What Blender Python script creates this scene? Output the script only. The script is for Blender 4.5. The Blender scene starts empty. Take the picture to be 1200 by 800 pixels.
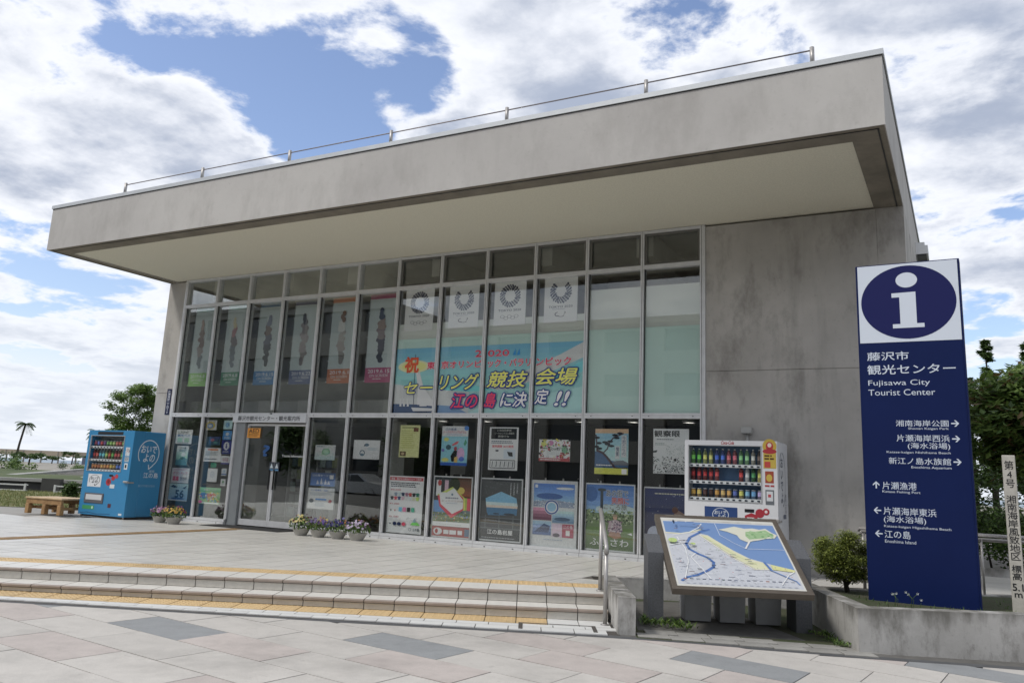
import bpy, math, random
from mathutils import Vector, Matrix, noise
random.seed(7)
S = bpy.context.scene
COL = S.collection
PI = math.pi
# ------------------------------------------------------------------ camera, sky, sun, exposure
cam_d = bpy.data.cameras.new('camera'); cam = bpy.data.objects.new('camera', cam_d); COL.objects.link(cam)
R_ = Vector((0.88213282, 0.46909138, 0.04236699)); U_ = Vector((0.0576623, -0.19683177, 0.97874017)); F_ = Vector((-0.46745774, 0.86093585, 0.20068065))
M = Matrix.Identity(4)
for i in range(3):
    M[i][0] = R_[i]; M[i][1] = U_[i]; M[i][2] = -F_[i]
M[0][3], M[1][3], M[2][3] = 3.56500491, -12.62207182, 1.16213013
cam.matrix_world = M
cam_d.sensor_width = 36; cam_d.lens = 963.858 / 1200 * 36
cam_d.shift_x = -9.7878 / 1200; cam_d.shift_y = -35.8176 / 1200
cam_d.clip_start = 0.1; cam_d.clip_end = 9000
S.camera = cam
S.view_settings.view_transform = 'Standard'; S.view_settings.look = 'None'
S.view_settings.exposure = 0.54; S.view_settings.gamma = 1.0
S.view_settings.use_curve_mapping = False

SUN_EL, SUN_AZ = math.radians(52), math.radians(218)      # azimuth measured clockwise from +Y: front-left of the facade
W = bpy.data.worlds.new('World'); S.world = W; W.use_nodes = True
nt = W.node_tree; nt.nodes.clear()
def N(t, **k):
    n = nt.nodes.new(t)
    for a, b in k.items(): setattr(n, a, b)
    return n
def math_(op, a, b=None, c=None, clamp=False):
    n = N('ShaderNodeMath', operation=op); n.use_clamp = clamp
    for i, v in enumerate((a, b, c)):
        if v is None: continue
        if isinstance(v, (int, float)): n.inputs[i].default_value = v
        else: nt.links.new(v, n.inputs[i])
    return n.outputs[0]
sky = N('ShaderNodeTexSky', sky_type='NISHITA'); sky.sun_disc = False
sky.sun_elevation = SUN_EL; sky.sun_rotation = SUN_AZ; sky.altitude = 0; sky.air_density = 1.0; sky.dust_density = 1.2; sky.ozone_density = 2.0
tc = N('ShaderNodeTexCoord'); sep = N('ShaderNodeSeparateXYZ'); nt.links.new(tc.outputs['Generated'], sep.inputs[0])
X, Y, Z = sep.outputs
zc = math_('ADD', math_('MAXIMUM', Z, 0.0), 0.16)
cmb = N('ShaderNodeCombineXYZ')
nt.links.new(math_('DIVIDE', X, zc), cmb.inputs[0]); nt.links.new(math_('DIVIDE', Y, zc), cmb.inputs[1])
def fbm(scale, detail, rough, off, dist=0.0):
    mp = N('ShaderNodeMapping'); mp.inputs['Location'].default_value = off; nt.links.new(cmb.outputs[0], mp.inputs[0])
    n = N('ShaderNodeTexNoise'); n.inputs['Scale'].default_value = scale; n.inputs['Detail'].default_value = detail
    n.inputs['Roughness'].default_value = rough; n.inputs['Distortion'].default_value = dist
    nt.links.new(mp.outputs[0], n.inputs['Vector']); return n.outputs['Fac']
def ramp(v, a, b, smooth=True):
    n = N('ShaderNodeMapRange'); n.interpolation_type = 'SMOOTHSTEP' if smooth else 'LINEAR'
    n.inputs['From Min'].default_value = a; n.inputs['From Max'].default_value = b
    nt.links.new(v, n.inputs['Value']); return n.outputs[0]
def blob(d, width):        # 1 near direction d, 0 away: where the cloud layer opens or closes
    v = N('ShaderNodeVectorMath', operation='DISTANCE'); nt.links.new(tc.outputs['Generated'], v.inputs[0])
    v.inputs[1].default_value = Vector(d).normalized()
    return ramp(v.outputs['Value'], width, 0.0)
BLUE = (((-0.65, 0.62, 0.43), 0.14, -0.125), ((-0.60, 0.68, 0.42), 0.13, -0.13), ((-0.63, 0.67, 0.40), 0.08, -0.09), ((-0.78, 0.45, 0.45), 0.17, -0.15), ((-0.70, 0.54, 0.47), 0.14, -0.12), ((-0.53, 0.71, 0.46), 0.08, -0.09), ((0.01, 0.98, 0.20), 0.14, -0.11), ((-0.27, 0.81, 0.53), 0.10, -0.06), ((-0.72, 0.58, 0.375), 0.09, 0.12), ((-0.80, 0.49, 0.35), 0.13, 0.10), ((-0.85, 0.49, 0.17), 0.16, -0.07), ((-0.86, 0.47, 0.24), 0.08, -0.05), ((0.0, 0.90, 0.44), 0.10, -0.03))
base = fbm(2.3, 11, 0.58, (3.1, 1.7, 0.0), 0.25)
bil = fbm(5.6, 8, 0.6, (8.2, 4.4, 2.0), 0.3)
dens = math_('ADD', math_('MULTIPLY', base, 0.74), math_('MULTIPLY', bil, 0.26))
for d, w_, s_ in BLUE:
    dens = math_('ADD', dens, math_('MULTIPLY', blob(d, w_), s_))
mask = ramp(dens, 0.365, 0.435)
low = ramp(Z, 0.17, 0.03)
mask = math_('MAXIMUM', mask, math_('MULTIPLY', low, 0.97))
shade = ramp(math_('ADD', math_('MULTIPLY', fbm(2.7, 9, 0.58, (5.5, -2.2, 1.0), 0.2), 0.6), math_('MULTIPLY', fbm(4.5, 6, 0.6, (1.5, 2.2, 1.0)), 0.4)), 0.36, 0.62)
thick = ramp(dens, 0.40, 0.54)
dark = math_('MULTIPLY', shade, thick)
ccol = N('ShaderNodeMix', data_type='RGBA'); nt.links.new(dark, ccol.inputs[0])
CL = 8.3
ccol.inputs['A'].default_value = (0.83 * CL, 0.85 * CL, 0.90 * CL, 1); ccol.inputs['B'].default_value = (0.36 * CL, 0.41 * CL, 0.52 * CL, 1)
hz = N('ShaderNodeMix', data_type='RGBA'); nt.links.new(math_('MULTIPLY', ramp(Z, 0.28, 0.02), 0.75), hz.inputs[0])
nt.links.new(ccol.outputs['Result'], hz.inputs['A']); hz.inputs['B'].default_value = (0.74 * CL, 0.78 * CL, 0.84 * CL, 1)
skyb = N('ShaderNodeMix', data_type='RGBA', blend_type='MULTIPLY'); skyb.inputs[0].default_value = 1
nt.links.new(sky.outputs[0], skyb.inputs['A']); skyb.inputs['B'].default_value = (1.4, 1.3, 1.32, 1)
mx = N('ShaderNodeMix', data_type='RGBA'); nt.links.new(mask, mx.inputs[0])
nt.links.new(skyb.outputs['Result'], mx.inputs['A']); nt.links.new(hz.outputs['Result'], mx.inputs['B'])
bg = N('ShaderNodeBackground'); bg.inputs['Strength'].default_value = 0.10
out = N('ShaderNodeOutputWorld'); nt.links.new(mx.outputs['Result'], bg.inputs[0]); nt.links.new(bg.outputs[0], out.inputs[0])

sun_d = bpy.data.lights.new('sun', 'SUN'); sun = bpy.data.objects.new('sun', sun_d); COL.objects.link(sun)
sun_d.energy = 1.5; sun_d.angle = math.radians(10); sun_d.color = (1.0, 0.96, 0.90)
sdir = Vector((math.sin(SUN_AZ) * math.cos(SUN_EL), math.cos(SUN_AZ) * math.cos(SUN_EL), math.sin(SUN_EL)))
sun.rotation_euler = sdir.to_track_quat('Z', 'Y').to_euler()

# ------------------------------------------------------------------ materials
def lin(h):
    if isinstance(h, str):
        c = [int(h[i:i + 2], 16) / 255 for i in (0, 2, 4)]
        return tuple(((x / 12.92) if x <= 0.04045 else ((x + 0.055) / 1.055) ** 2.4) for x in c) + (1,)
    return tuple(h) + (1,)
MC = {}
def mat(name, col, rough=0.6, metal=0.0, spec=0.5, var=0.0, scale=5.0, bump=0.0, bscale=40.0, col2=None, streak=False, rnd=0.0, detail=6):
    if name in MC: return MC[name]
    m = bpy.data.materials.new(name); m.use_nodes = True; t = m.node_tree; b = t.nodes['Principled BSDF']
    b.inputs['Roughness'].default_value = rough; b.inputs['Metallic'].default_value = metal; b.inputs['Specular IOR Level'].default_value = spec
    c = lin(col); b.inputs['Base Color'].default_value = c
    if var or col2 or rnd:
        tcn = t.nodes.new('ShaderNodeTexCoord'); mp = t.nodes.new('ShaderNodeMapping'); t.links.new(tcn.outputs['Object'], mp.inputs[0])
        if streak: mp.inputs['Scale'].default_value = (1, 1, 0.18)
        n = t.nodes.new('ShaderNodeTexNoise'); n.inputs['Scale'].default_value = scale; n.inputs['Detail'].default_value = detail; n.inputs['Roughness'].default_value = 0.62
        t.links.new(mp.outputs[0], n.inputs['Vector'])
        mr = t.nodes.new('ShaderNodeMapRange'); mr.inputs['From Min'].default_value = 0.32; mr.inputs['From Max'].default_value = 0.68
        t.links.new(n.outputs['Fac'], mr.inputs['Value'])
        mxn = t.nodes.new('ShaderNodeMix'); mxn.data_type = 'RGBA'; t.links.new(mr.outputs[0], mxn.inputs[0])
        c2 = lin(col2) if col2 else tuple(x * (1 - var) for x in c[:3]) + (1,)
        mxn.inputs['A'].default_value = c; mxn.inputs['B'].default_value = c2
        o = mxn.outputs['Result']
        if rnd:
            oi = t.nodes.new('ShaderNodeObjectInfo'); h = t.nodes.new('ShaderNodeHueSaturation')
            r2 = t.nodes.new('ShaderNodeMapRange'); r2.inputs['To Min'].default_value = 1 - rnd; r2.inputs['To Max'].default_value = 1 + rnd
            t.links.new(oi.outputs['Random'], r2.inputs['Value']); t.links.new(r2.outputs[0], h.inputs['Value']); t.links.new(o, h.inputs['Color']); o = h.outputs[0]
        t.links.new(o, b.inputs['Base Color'])
    if bump:
        tcn = t.nodes.new('ShaderNodeTexCoord')
        n = t.nodes.new('ShaderNodeTexNoise'); n.inputs['Scale'].default_value = bscale; n.inputs['Detail'].default_value = 5
        t.links.new(tcn.outputs['Object'], n.inputs['Vector'])
        bp = t.nodes.new('ShaderNodeBump'); bp.inputs['Strength'].default_value = bump; bp.inputs['Distance'].default_value = 0.01
        t.links.new(n.outputs['Fac'], bp.inputs['Height']); t.links.new(bp.outputs[0], b.inputs['Normal'])
    MC[name] = m; return m
def P(hexc, gain=0.92, desat=0.14):           # flat printing ink of one colour
    if gain > 1.7: desat = -.04
    c = lin(hexc)[:3]; g_ = (c[0] + c[1] + c[2]) / 3
    return mat('print_%s_%d' % (hexc, gain * 100), tuple(min(0.78, max(0, x + (g_ - x) * desat) * gain + 0.004) for x in c), 0.45, 0, 0.3, var=0.22 if gain == 1.6 and max(c) - min(c) > .10 else 0.0, scale=30, detail=8)
def concrete_mat(name, c1, c2, c3, sc=1.0, stain=0.5, top_dirt=None):
    if name in MC: return MC[name]
    m = bpy.data.materials.new(name); m.use_nodes = True; t = m.node_tree; b = t.nodes['Principled BSDF']; b.inputs['Roughness'].default_value = 0.85
    b.inputs['Specular IOR Level'].default_value = 0.25
    L = t.links.new
    tcn = t.nodes.new('ShaderNodeTexCoord')
    def ns(scale, detail, loc, stretch=(1, 1, 1), rough=0.6):
        mp = t.nodes.new('ShaderNodeMapping'); mp.inputs['Location'].default_value = loc; mp.inputs['Scale'].default_value = stretch; L(tcn.outputs['Object'], mp.inputs[0])
        n = t.nodes.new('ShaderNodeTexNoise'); n.inputs['Scale'].default_value = scale; n.inputs['Detail'].default_value = detail; n.inputs['Roughness'].default_value = rough
        L(mp.outputs[0], n.inputs['Vector']); return n.outputs['Fac']
    def mr(v, a, bb, lo=0.0, hi=1.0):
        n = t.nodes.new('ShaderNodeMapRange'); n.inputs['From Min'].default_value = a; n.inputs['From Max'].default_value = bb
        n.inputs['To Min'].default_value = lo; n.inputs['To Max'].default_value = hi; L(v, n.inputs['Value']); return n.outputs[0]
    def mixc(f, a, bb, bt='MIX'):
        n = t.nodes.new('ShaderNodeMix'); n.data_type = 'RGBA'; n.blend_type = bt
        L(f, n.inputs[0])
        for k, v in (('A', a), ('B', bb)):
            if isinstance(v, tuple): n.inputs[k].default_value = v
            else: L(v, n.inputs[k])
        return n.outputs['Result']
    c = mixc(mr(ns(0.7 * sc, 8, (1, 2, 3)), 0.35, 0.65), lin(c1), lin(c2))
    c = mixc(mr(ns(1.6 * sc, 9, (4, 2, 7), (1, 1, 0.5), 0.7), 0.5, 0.72, 0, stain), c, lin(c3))
    c = mixc(mr(ns(14 * sc, 6, (0, 0, 1), (1, 1, 1)), 0.60, 0.75, 0, 0.35), c, lin(c3))
    c = mixc(mr(ns(3 * sc, 7, (0, 5, 1), (1, 1, 0.12)), 0.55, 0.8, 0, stain * 0.6), c, lin(c3))
    if top_dirt:
        sp = t.nodes.new('ShaderNodeSeparateXYZ'); L(tcn.outputs['Object'], sp.inputs[0])
        a = t.nodes.new('ShaderNodeMath'); a.operation = 'MULTIPLY_ADD'; L(ns(5, 7, (3, 3, 3), (1, 1, 0.35)), a.inputs[0]); a.inputs[1].default_value = top_dirt[2]; L(sp.outputs[2], a.inputs[2])
        c = mixc(mr(a.outputs[0], top_dirt[0], top_dirt[1], 0, 0.8), c, lin(c3))
    L(c, b.inputs['Base Color'])
    bp = t.nodes.new('ShaderNodeBump'); bp.inputs['Strength'].default_value = 0.5; bp.inputs['Distance'].default_value = 0.006
    L(ns(9 * sc, 8, (1, 1, 1)), bp.inputs['Height']); L(bp.outputs[0], b.inputs['Normal'])
    MC[name] = m; return m
FASC = concrete_mat('fascia_concrete', (0.50, 0.485, 0.46), (0.435, 0.42, 0.40), (0.29, 0.275, 0.255), 0.9, 0.45)
WALL = concrete_mat('wall_concrete', (0.50, 0.48, 0.45), (0.38, 0.365, 0.34), (0.18, 0.17, 0.155), 1.1, 0.8)
CURB = concrete_mat('planter_concrete', (0.47, 0.46, 0.44), (0.36, 0.35, 0.33), (0.11, 0.105, 0.09), 2.2, 0.85, (0.27, 0.43, 0.55))
SOFF = mat('soffit_render', (0.74, 0.71, 0.59), 0.9, var=0.16, scale=45, bump=0.5, bscale=90)
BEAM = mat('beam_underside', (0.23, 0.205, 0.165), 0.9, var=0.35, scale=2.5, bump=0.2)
ALU = mat('aluminium', (0.70, 0.71, 0.72), 0.42, 0.25, var=0.12, scale=9)
ALUD = mat('aluminium_shadow_gap', (0.03, 0.03, 0.03), 0.6)
STEEL = mat('brushed_steel', (0.42, 0.405, 0.39), 0.45, 0.6, var=0.15, scale=30)
COPE = mat('coping_metal', (0.55, 0.57, 0.58), 0.4, 0.4, var=0.1, scale=3)
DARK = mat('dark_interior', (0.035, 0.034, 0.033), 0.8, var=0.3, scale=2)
INTW = mat('interior_wall', (0.42, 0.42, 0.39), 0.85, var=0.35, scale=1.2)
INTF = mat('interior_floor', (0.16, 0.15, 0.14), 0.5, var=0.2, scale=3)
BLACK = mat('black_plastic', (0.02, 0.02, 0.02), 0.4)
WHITE = mat('white_paint', (0.74, 0.75, 0.76), 0.35, var=0.05, scale=3)
GREYP = mat('grey_panel', (0.27, 0.29, 0.30), 0.5, 0.2, var=0.1, scale=6)
def glass_mat(name, tint, refl=1.0, rough=0.0):
    m = bpy.data.materials.new(name); m.use_nodes = True; t = m.node_tree; t.nodes.clear()
    tr = t.nodes.new('ShaderNodeBsdfTransparent'); tr.inputs[0].default_value = tint + (1,)
    gl = t.nodes.new('ShaderNodeBsdfGlossy'); gl.inputs['Roughness'].default_value = rough; gl.inputs[0].default_value = (0.95, 0.97, 0.96, 1)
    fr = t.nodes.new('ShaderNodeFresnel'); fr.inputs['IOR'].default_value = 1.55
    mu = t.nodes.new('ShaderNodeMath'); mu.operation = 'MULTIPLY'; mu.inputs[1].default_value = refl; mu.use_clamp = True
    ms = t.nodes.new('ShaderNodeMixShader'); o = t.nodes.new('ShaderNodeOutputMaterial')
    mu.operation = 'MULTIPLY_ADD'; mu.inputs[2].default_value = 0.055 * (refl > .3)
    t.links.new(fr.outputs[0], mu.inputs[0]); t.links.new(mu.outputs[0], ms.inputs[0]); t.links.new(tr.outputs[0], ms.inputs[1]); t.links.new(gl.outputs[0], ms.inputs[2]); t.links.new(ms.outputs[0], o.inputs[0])
    m.blend_method = 'HASHED' if hasattr(m, 'blend_method') else None
    MC[name] = m; return m
GLASS = glass_mat('window_glass', (0.975, 0.985, 0.98), 0.32)
VGLASS = glass_mat('display_glass', (0.97, 0.98, 0.98), 0.2)
FILM = mat('frosted_film', (0.64, 0.83, 0.77), 0.5, var=0.10, scale=0.8)
def translucent(name, c, amount=0.35, rough=0.6, var=0.25, scale=6.0):
    m = mat(name, c, rough, var=var, scale=scale, rnd=0.0); t = m.node_tree; b = t.nodes['Principled BSDF']
    tl = t.nodes.new('ShaderNodeBsdfTranslucent'); tl.inputs[0].default_value = lin(c)
    ms = t.nodes.new('ShaderNodeMixShader'); ms.inputs[0].default_value = amount
    o = [n for n in t.nodes if n.type == 'OUTPUT_MATERIAL'][0]
    t.links.new(b.outputs[0], ms.inputs[1]); t.links.new(tl.outputs[0], ms.inputs[2]); t.links.new(ms.outputs[0], o.inputs[0]); return m
LEAF = [translucent('leaf_dark', (0.055, 0.10, 0.025)), translucent('leaf_mid', (0.11, 0.19, 0.045)), translucent('leaf_light', (0.21, 0.31, 0.075)), translucent('leaf_bronze', (0.17, 0.12, 0.05))]
BARK = mat('bark', (0.06, 0.05, 0.04), 0.9, var=0.4, scale=12, bump=0.5)

# ------------------------------------------------------------------ mesh helpers
class MB:
    def __init__(s): s.v = []; s.f = []; s.m = []; s.sm = []
    def add(s, vs, fs, m=0, smooth=False):
        o = len(s.v); s.v += [tuple(v) for v in vs]
        for f in fs: s.f.append(tuple(i + o for i in f)); s.m.append(m); s.sm.append(smooth)
        return s
    def box(s, x0, y0, z0, x1, y1, z1, m=0):
        x0, x1 = min(x0, x1), max(x0, x1); y0, y1 = min(y0, y1), max(y0, y1); z0, z1 = min(z0, z1), max(z0, z1)
        return s.add([(x0, y0, z0), (x1, y0, z0), (x1, y1, z0), (x0, y1, z0), (x0, y0, z1), (x1, y0, z1), (x1, y1, z1), (x0, y1, z1)],
                     [(0, 3, 2, 1), (4, 5, 6, 7), (0, 1, 5, 4), (1, 2, 6, 5), (2, 3, 7, 6), (3, 0, 4, 7)], m)
    def cbox(s, x0, y0, z0, x1, y1, z1, c=0.01, m=0):          # box with chamfered edges
        bx = [(x0, x1), (y0, y1), (z0, z1)]; vs = []; idx = {}
        for a in (0, 1):
            for b in (0, 1):
                for d in (0, 1):
                    for ax in range(3):
                        p = []
                        for k, q in enumerate((a, b, d)):
                            e = bx[k][q]
                            if k != ax: e += c if q == 0 else -c
                            p.append(e)
                        idx[(a, b, d, ax)] = len(vs); vs.append(tuple(p))
        fs = []
        for ax in range(3):
            o = [k for k in range(3) if k != ax]
            for q in (0, 1):
                r = []
                for (i, j) in ((0, 0), (1, 0), (1, 1), (0, 1)):
                    key = [0, 0, 0]; key[ax] = q; key[o[0]] = i; key[o[1]] = j; r.append(idx[tuple(key) + (ax,)])
                flip = (q == 0) ^ (ax == 1)
                fs.append(tuple(r[::-1] if flip else r))
        for ax in range(3):                                     # edge faces along ax
            o = [k for k in range(3) if k != ax]
            for (i, j) in ((0, 0), (1, 0), (1, 1), (0, 1)):
                k0 = [0, 0, 0]; k1 = [0, 0, 0]
                k0[o[0]] = k1[o[0]] = i; k0[o[1]] = k1[o[1]] = j; k1[ax] = 1
                fs.append((idx[tuple(k0) + (o[0],)], idx[tuple(k1) + (o[0],)], idx[tuple(k1) + (o[1],)], idx[tuple(k0) + (o[1],)]))
        for a in (0, 1):
            for b in (0, 1):
                for d in (0, 1): fs.append(tuple(idx[(a, b, d, ax)] for ax in range(3)))
        return s.add(vs, fs, m)
    def prism(s, poly, z0, z1, m=0):
        n = len(poly); f0 = z0 if callable(z0) else (lambda x, y: z0); f1 = z1 if callable(z1) else (lambda x, y: z1)
        vs = [(x, y, f0(x, y)) for x, y in poly] + [(x, y, f1(x, y)) for x, y in poly]
        return s.add(vs, [tuple(range(n))[::-1], tuple(range(n, 2 * n))] + [(i, (i + 1) % n, n + (i + 1) % n, n + i) for i in range(n)], m)
    def tube(s, pts, r, n=8, m=0, cap=True, smooth=True):
        pts = [Vector(p) for p in pts]; rs = r if isinstance(r, (list, tuple)) else [r] * len(pts); rings = []
        o = len(s.v); ref = Vector((0, 0, 1))
        for i, p in enumerate(pts):
            d = (pts[min(i + 1, len(pts) - 1)] - pts[max(i - 1, 0)]).normalized()
            a = d.cross(ref if abs(d.z) < 0.95 else Vector((1, 0, 0))).normalized(); b = d.cross(a)
            for k in range(n):
                t = 2 * PI * k / n; s.v.append(tuple(p + a * math.cos(t) * rs[i] + b * math.sin(t) * rs[i]))
        for i in range(len(pts) - 1):
            for k in range(n):
                s.f.append((o + i * n + k, o + (i + 1) * n + k, o + (i + 1) * n + (k + 1) % n, o + i * n + (k + 1) % n)); s.m.append(m); s.sm.append(smooth)
        if cap:
            s.f.append(tuple(o + k for k in range(n))); s.m.append(m); s.sm.append(False)
            s.f.append(tuple(o + (len(pts) - 1) * n + k for k in range(n))[::-1]); s.m.append(m); s.sm.append(False)
        return s
    def lathe(s, prof, c=(0, 0, 0), n=16, m=0, smooth=True, mfun=None):
        o = len(s.v)
        for (r, z) in prof:
            for k in range(n): t = 2 * PI * k / n; s.v.append((c[0] + r * math.cos(t), c[1] + r * math.sin(t), c[2] + z))
        for i in range(len(prof) - 1):
            for k in range(n):
                s.f.append((o + i * n + k, o + i * n + (k + 1) % n, o + (i + 1) * n + (k + 1) % n, o + (i + 1) * n + k)); s.m.append(mfun(i) if mfun else m); s.sm.append(smooth)
        s.f.append(tuple(o + (len(prof) - 1) * n + k for k in range(n))); s.m.append(m); s.sm.append(False)
        return s
    def xf(s, mtx):
        s.v = [tuple(mtx @ Vector(v)) for v in s.v]; return s
    def mesh(s, name, mats):
        me = bpy.data.meshes.new(name); me.from_pydata(s.v, [], s.f)
        for m in (mats if isinstance(mats, (list, tuple)) else [mats]): me.materials.append(m)
        me.polygons.foreach_set('material_index', s.m); me.polygons.foreach_set('use_smooth', s.sm); me.update(); return me
def link(name, data, parent=None, loc=None, rotz=0.0):
    o = bpy.data.objects.new(name, data); COL.objects.link(o)
    if parent: o.parent = parent
    if loc is not None: o.location = loc
    if rotz: o.rotation_euler = (0, 0, rotz)
    return o
def tag(o, label=None, cat=None, group=None, kind=None):
    if label: o['label'] = label
    if cat: o['category'] = cat
    if group: o['group'] = group
    if kind: o['kind'] = kind
    return o
def part(name, mb, mats, parent, loc=None, rotz=0.0, **k): return tag(link(name, mb.mesh(name, mats), parent, loc, rotz), **k)
def thing(name, label, cat, loc=(0, 0, 0), rotz=0.0, group=None): return tag(link(name, None, None, loc, rotz), label, cat, group)
def struct(name, mb, mats): return part(name, mb, mats, None, kind='structure')

# lettering: glyph outlines filled as flat meshes
TCACHE = {}
def glyphs(body, bold=0.0, shear=0.0, vertical=False, sx=1.0):
    k = (body, bold, shear, vertical)
    if k in TCACHE: return TCACHE[k]
    c = bpy.data.curves.new('lettering', 'FONT'); c.body = '\n'.join(body) if vertical else body; c.offset = bold; c.shear = shear; c.resolution_u = 3; c.fill_mode = 'FRONT'
    if vertical: c.align_x = 'CENTER'; c.space_line = 0.95
    o = bpy.data.objects.new('lettering', c); COL.objects.link(o); bpy.context.view_layer.update()
    me = bpy.data.meshes.new_from_object(o.evaluated_get(bpy.context.evaluated_depsgraph_get()))
    vs = [(v.co.x, v.co.y) for v in me.vertices]; fs = [tuple(p.vertices) for p in me.polygons]
    bpy.data.objects.remove(o); bpy.data.curves.remove(c); bpy.data.meshes.remove(me)
    x0 = min(v[0] for v in vs); x1 = max(v[0] for v in vs); y0 = min(v[1] for v in vs); y1 = max(v[1] for v in vs)
    # keep the bold margin out of the fitting box so outlines line up with their fills
    TCACHE[k] = ([((v[0] - x0) / (x1 - x0), (v[1] - y0) / (y1 - y0)) for v in vs], fs); return TCACHE[k]
class Sheet:
    """flat print in a local frame x right, z up, facing -y; layers stack towards -y"""
    def __init__(s, x0=0, z0=0, w=1, h=1, y=0.0, step=0.0005, gain=0.92):
        s.mb = MB(); s.mats = []; s.ix = {}; s.o = (x0, z0); s.w = w; s.h = h; s.y = y; s.n = 0; s.step = step; s.gain = gain
    def mi(s, c):
        if c not in s.ix: s.ix[c] = len(s.mats); s.mats.append(P(c, s.gain) if isinstance(c, str) else c)
        return s.ix[c]
    def pt(s, x, z): return (s.o[0] + x * s.w, s.y - s.n * s.step, s.o[1] + z * s.h)
    def poly(s, pts, c):
        s.n += 1; a = sum(pts[i][0] * pts[(i + 1) % len(pts)][1] - pts[(i + 1) % len(pts)][0] * pts[i][1] for i in range(len(pts)))
        if a < 0: pts = pts[::-1]
        s.mb.add([s.pt(*p) for p in pts], [tuple(range(len(pts)))], s.mi(c)); return s
    def r(s, x0, z0, x1, z1, c): return s.poly([(x0, z0), (x1, z0), (x1, z1), (x0, z1)], c)
    def e(s, cx, cz, rx, rz, c, n=20): return s.poly([(cx + rx * math.cos(2 * PI * k / n), cz + rz * math.sin(2 * PI * k / n)) for k in range(n)], c)
    def ring(s, cx, cz, rx, rz, t, c, n=28, a0=0, a1=360):
        s.n += 1; vs = []; fs = []
        for k in range(n + 1):
            a = math.radians(a0 + (a1 - a0) * k / n)
            for q in (1, 1 - t): vs.append(s.pt(cx + rx * q * math.cos(a), cz + rz * q * math.sin(a)))
        for k in range(n): fs.append((2 * k, 2 * k + 2, 2 * k + 3, 2 * k + 1))
        s.mb.add(vs, fs, s.mi(c)); return s
    def line(s, pts, t, c):
        s.n += 1; asp = s.w / s.h
        for a, b in zip(pts, pts[1:]):
            dx, dz = (b[0] - a[0]) * s.w, (b[1] - a[1]) * s.h; L = math.hypot(dx, dz) or 1; nx, nz = -dz / L * t / 2, dx / L * t / 2
            ex, ez = dx / L * t * 0.3, dz / L * t * 0.3
            p = [s.pt(*a), s.pt(*b)]
            vs = [(p[0][0] + nx - ex, p[0][1], p[0][2] + nz - ez), (p[0][0] - nx - ex, p[0][1], p[0][2] - nz - ez), (p[1][0] - nx + ex, p[1][1], p[1][2] - nz + ez), (p[1][0] + nx + ex, p[1][1], p[1][2] + nz + ez)]
            s.mb.add(vs, [(0, 1, 2, 3)], s.mi(c))
        return s
    def t(s, body, x0, z0, x1, z1, c, bold=0.0, shear=0.0, vertical=False):
        vs, fs = glyphs(body, 0.0, shear, vertical); nr = max(1, len(body)) if vertical else 1
        em = (z1 - z0) * s.h / (nr if vertical else 1); b = bold * em; k = 0
        for dx, dz in ([(0, 0)] if bold == 0 else [(math.cos(q * PI / 4) * b, math.sin(q * PI / 4) * b) for q in range(0, 8, 1 if bold > .035 else 2)]):
            s.n += 0.12 if k else 1; k += 1
            s.mb.add([s.pt(x0 + v[0] * (x1 - x0) + dx / s.w, z0 + v[1] * (z1 - z0) + dz / s.h) for v in vs], fs, s.mi(c))
        return s
    def lines(s, x0, z0, x1, z1, n, c, seed=1, gap=0.45):        # body copy too small to read: broken dashes
        rr = random.Random(seed); s.n += 1; hh = (z1 - z0) / n
        for i in range(n):
            x = x0; zt = z1 - i * hh; end = x1 - rr.random() * (x1 - x0) * 0.25
            while x < end:
                w = (0.02 + rr.random() * 0.05)
                vs = [s.pt(x, zt - hh * (1 - gap)), s.pt(min(x + w, end), zt - hh * (1 - gap)), s.pt(min(x + w, end), zt), s.pt(x, zt)]
                s.mb.add(vs, [(0, 1, 2, 3)], s.mi(c)); x += w + 0.012
        return s
    def specks(s, x0, z0, x1, z1, n, size, cols, seed=1):
        rr = random.Random(seed); s.n += 1
        for i in range(n):
            x, z = x0 + rr.random() * (x1 - x0), z0 + rr.random() * (z1 - z0); a = rr.random() * PI; q = size * (0.5 + rr.random())
            vs = [s.pt(x + q * math.cos(a + k * PI / 2) / s.w, z + q * (0.6 if k % 2 else 1) * math.sin(a + k * PI / 2) / s.h) for k in range(4)]
            vs = [(v[0], v[1] - 0.00002 * i, v[2]) for v in vs]
            s.mb.add(vs, [(0, 1, 2, 3)], s.mi(rr.choice(cols)))
        return s
    def grad(s, x0, z0, x1, z1, c0, c1, n=8):
        a = [int(c0[i:i + 2], 16) for i in (0, 2, 4)]; b = [int(c1[i:i + 2], 16) for i in (0, 2, 4)]; s.n += 1
        for k in range(n):
            q = k / (n - 1); c = ''.join('%02x' % round(a[i] + (b[i] - a[i]) * q) for i in range(3)); za = z0 + (z1 - z0) * k / n; zb = z0 + (z1 - z0) * (k + 1) / n
            s.mb.add([s.pt(x0, za), s.pt(x1, za), s.pt(x1, zb), s.pt(x0, zb)], [(0, 1, 2, 3)], s.mi(c))
        return s
    def build(s, name, parent=None, loc=None, rotz=0.0, **k): return part(name, s.mb, s.mats, parent, loc, rotz, **k)

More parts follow.
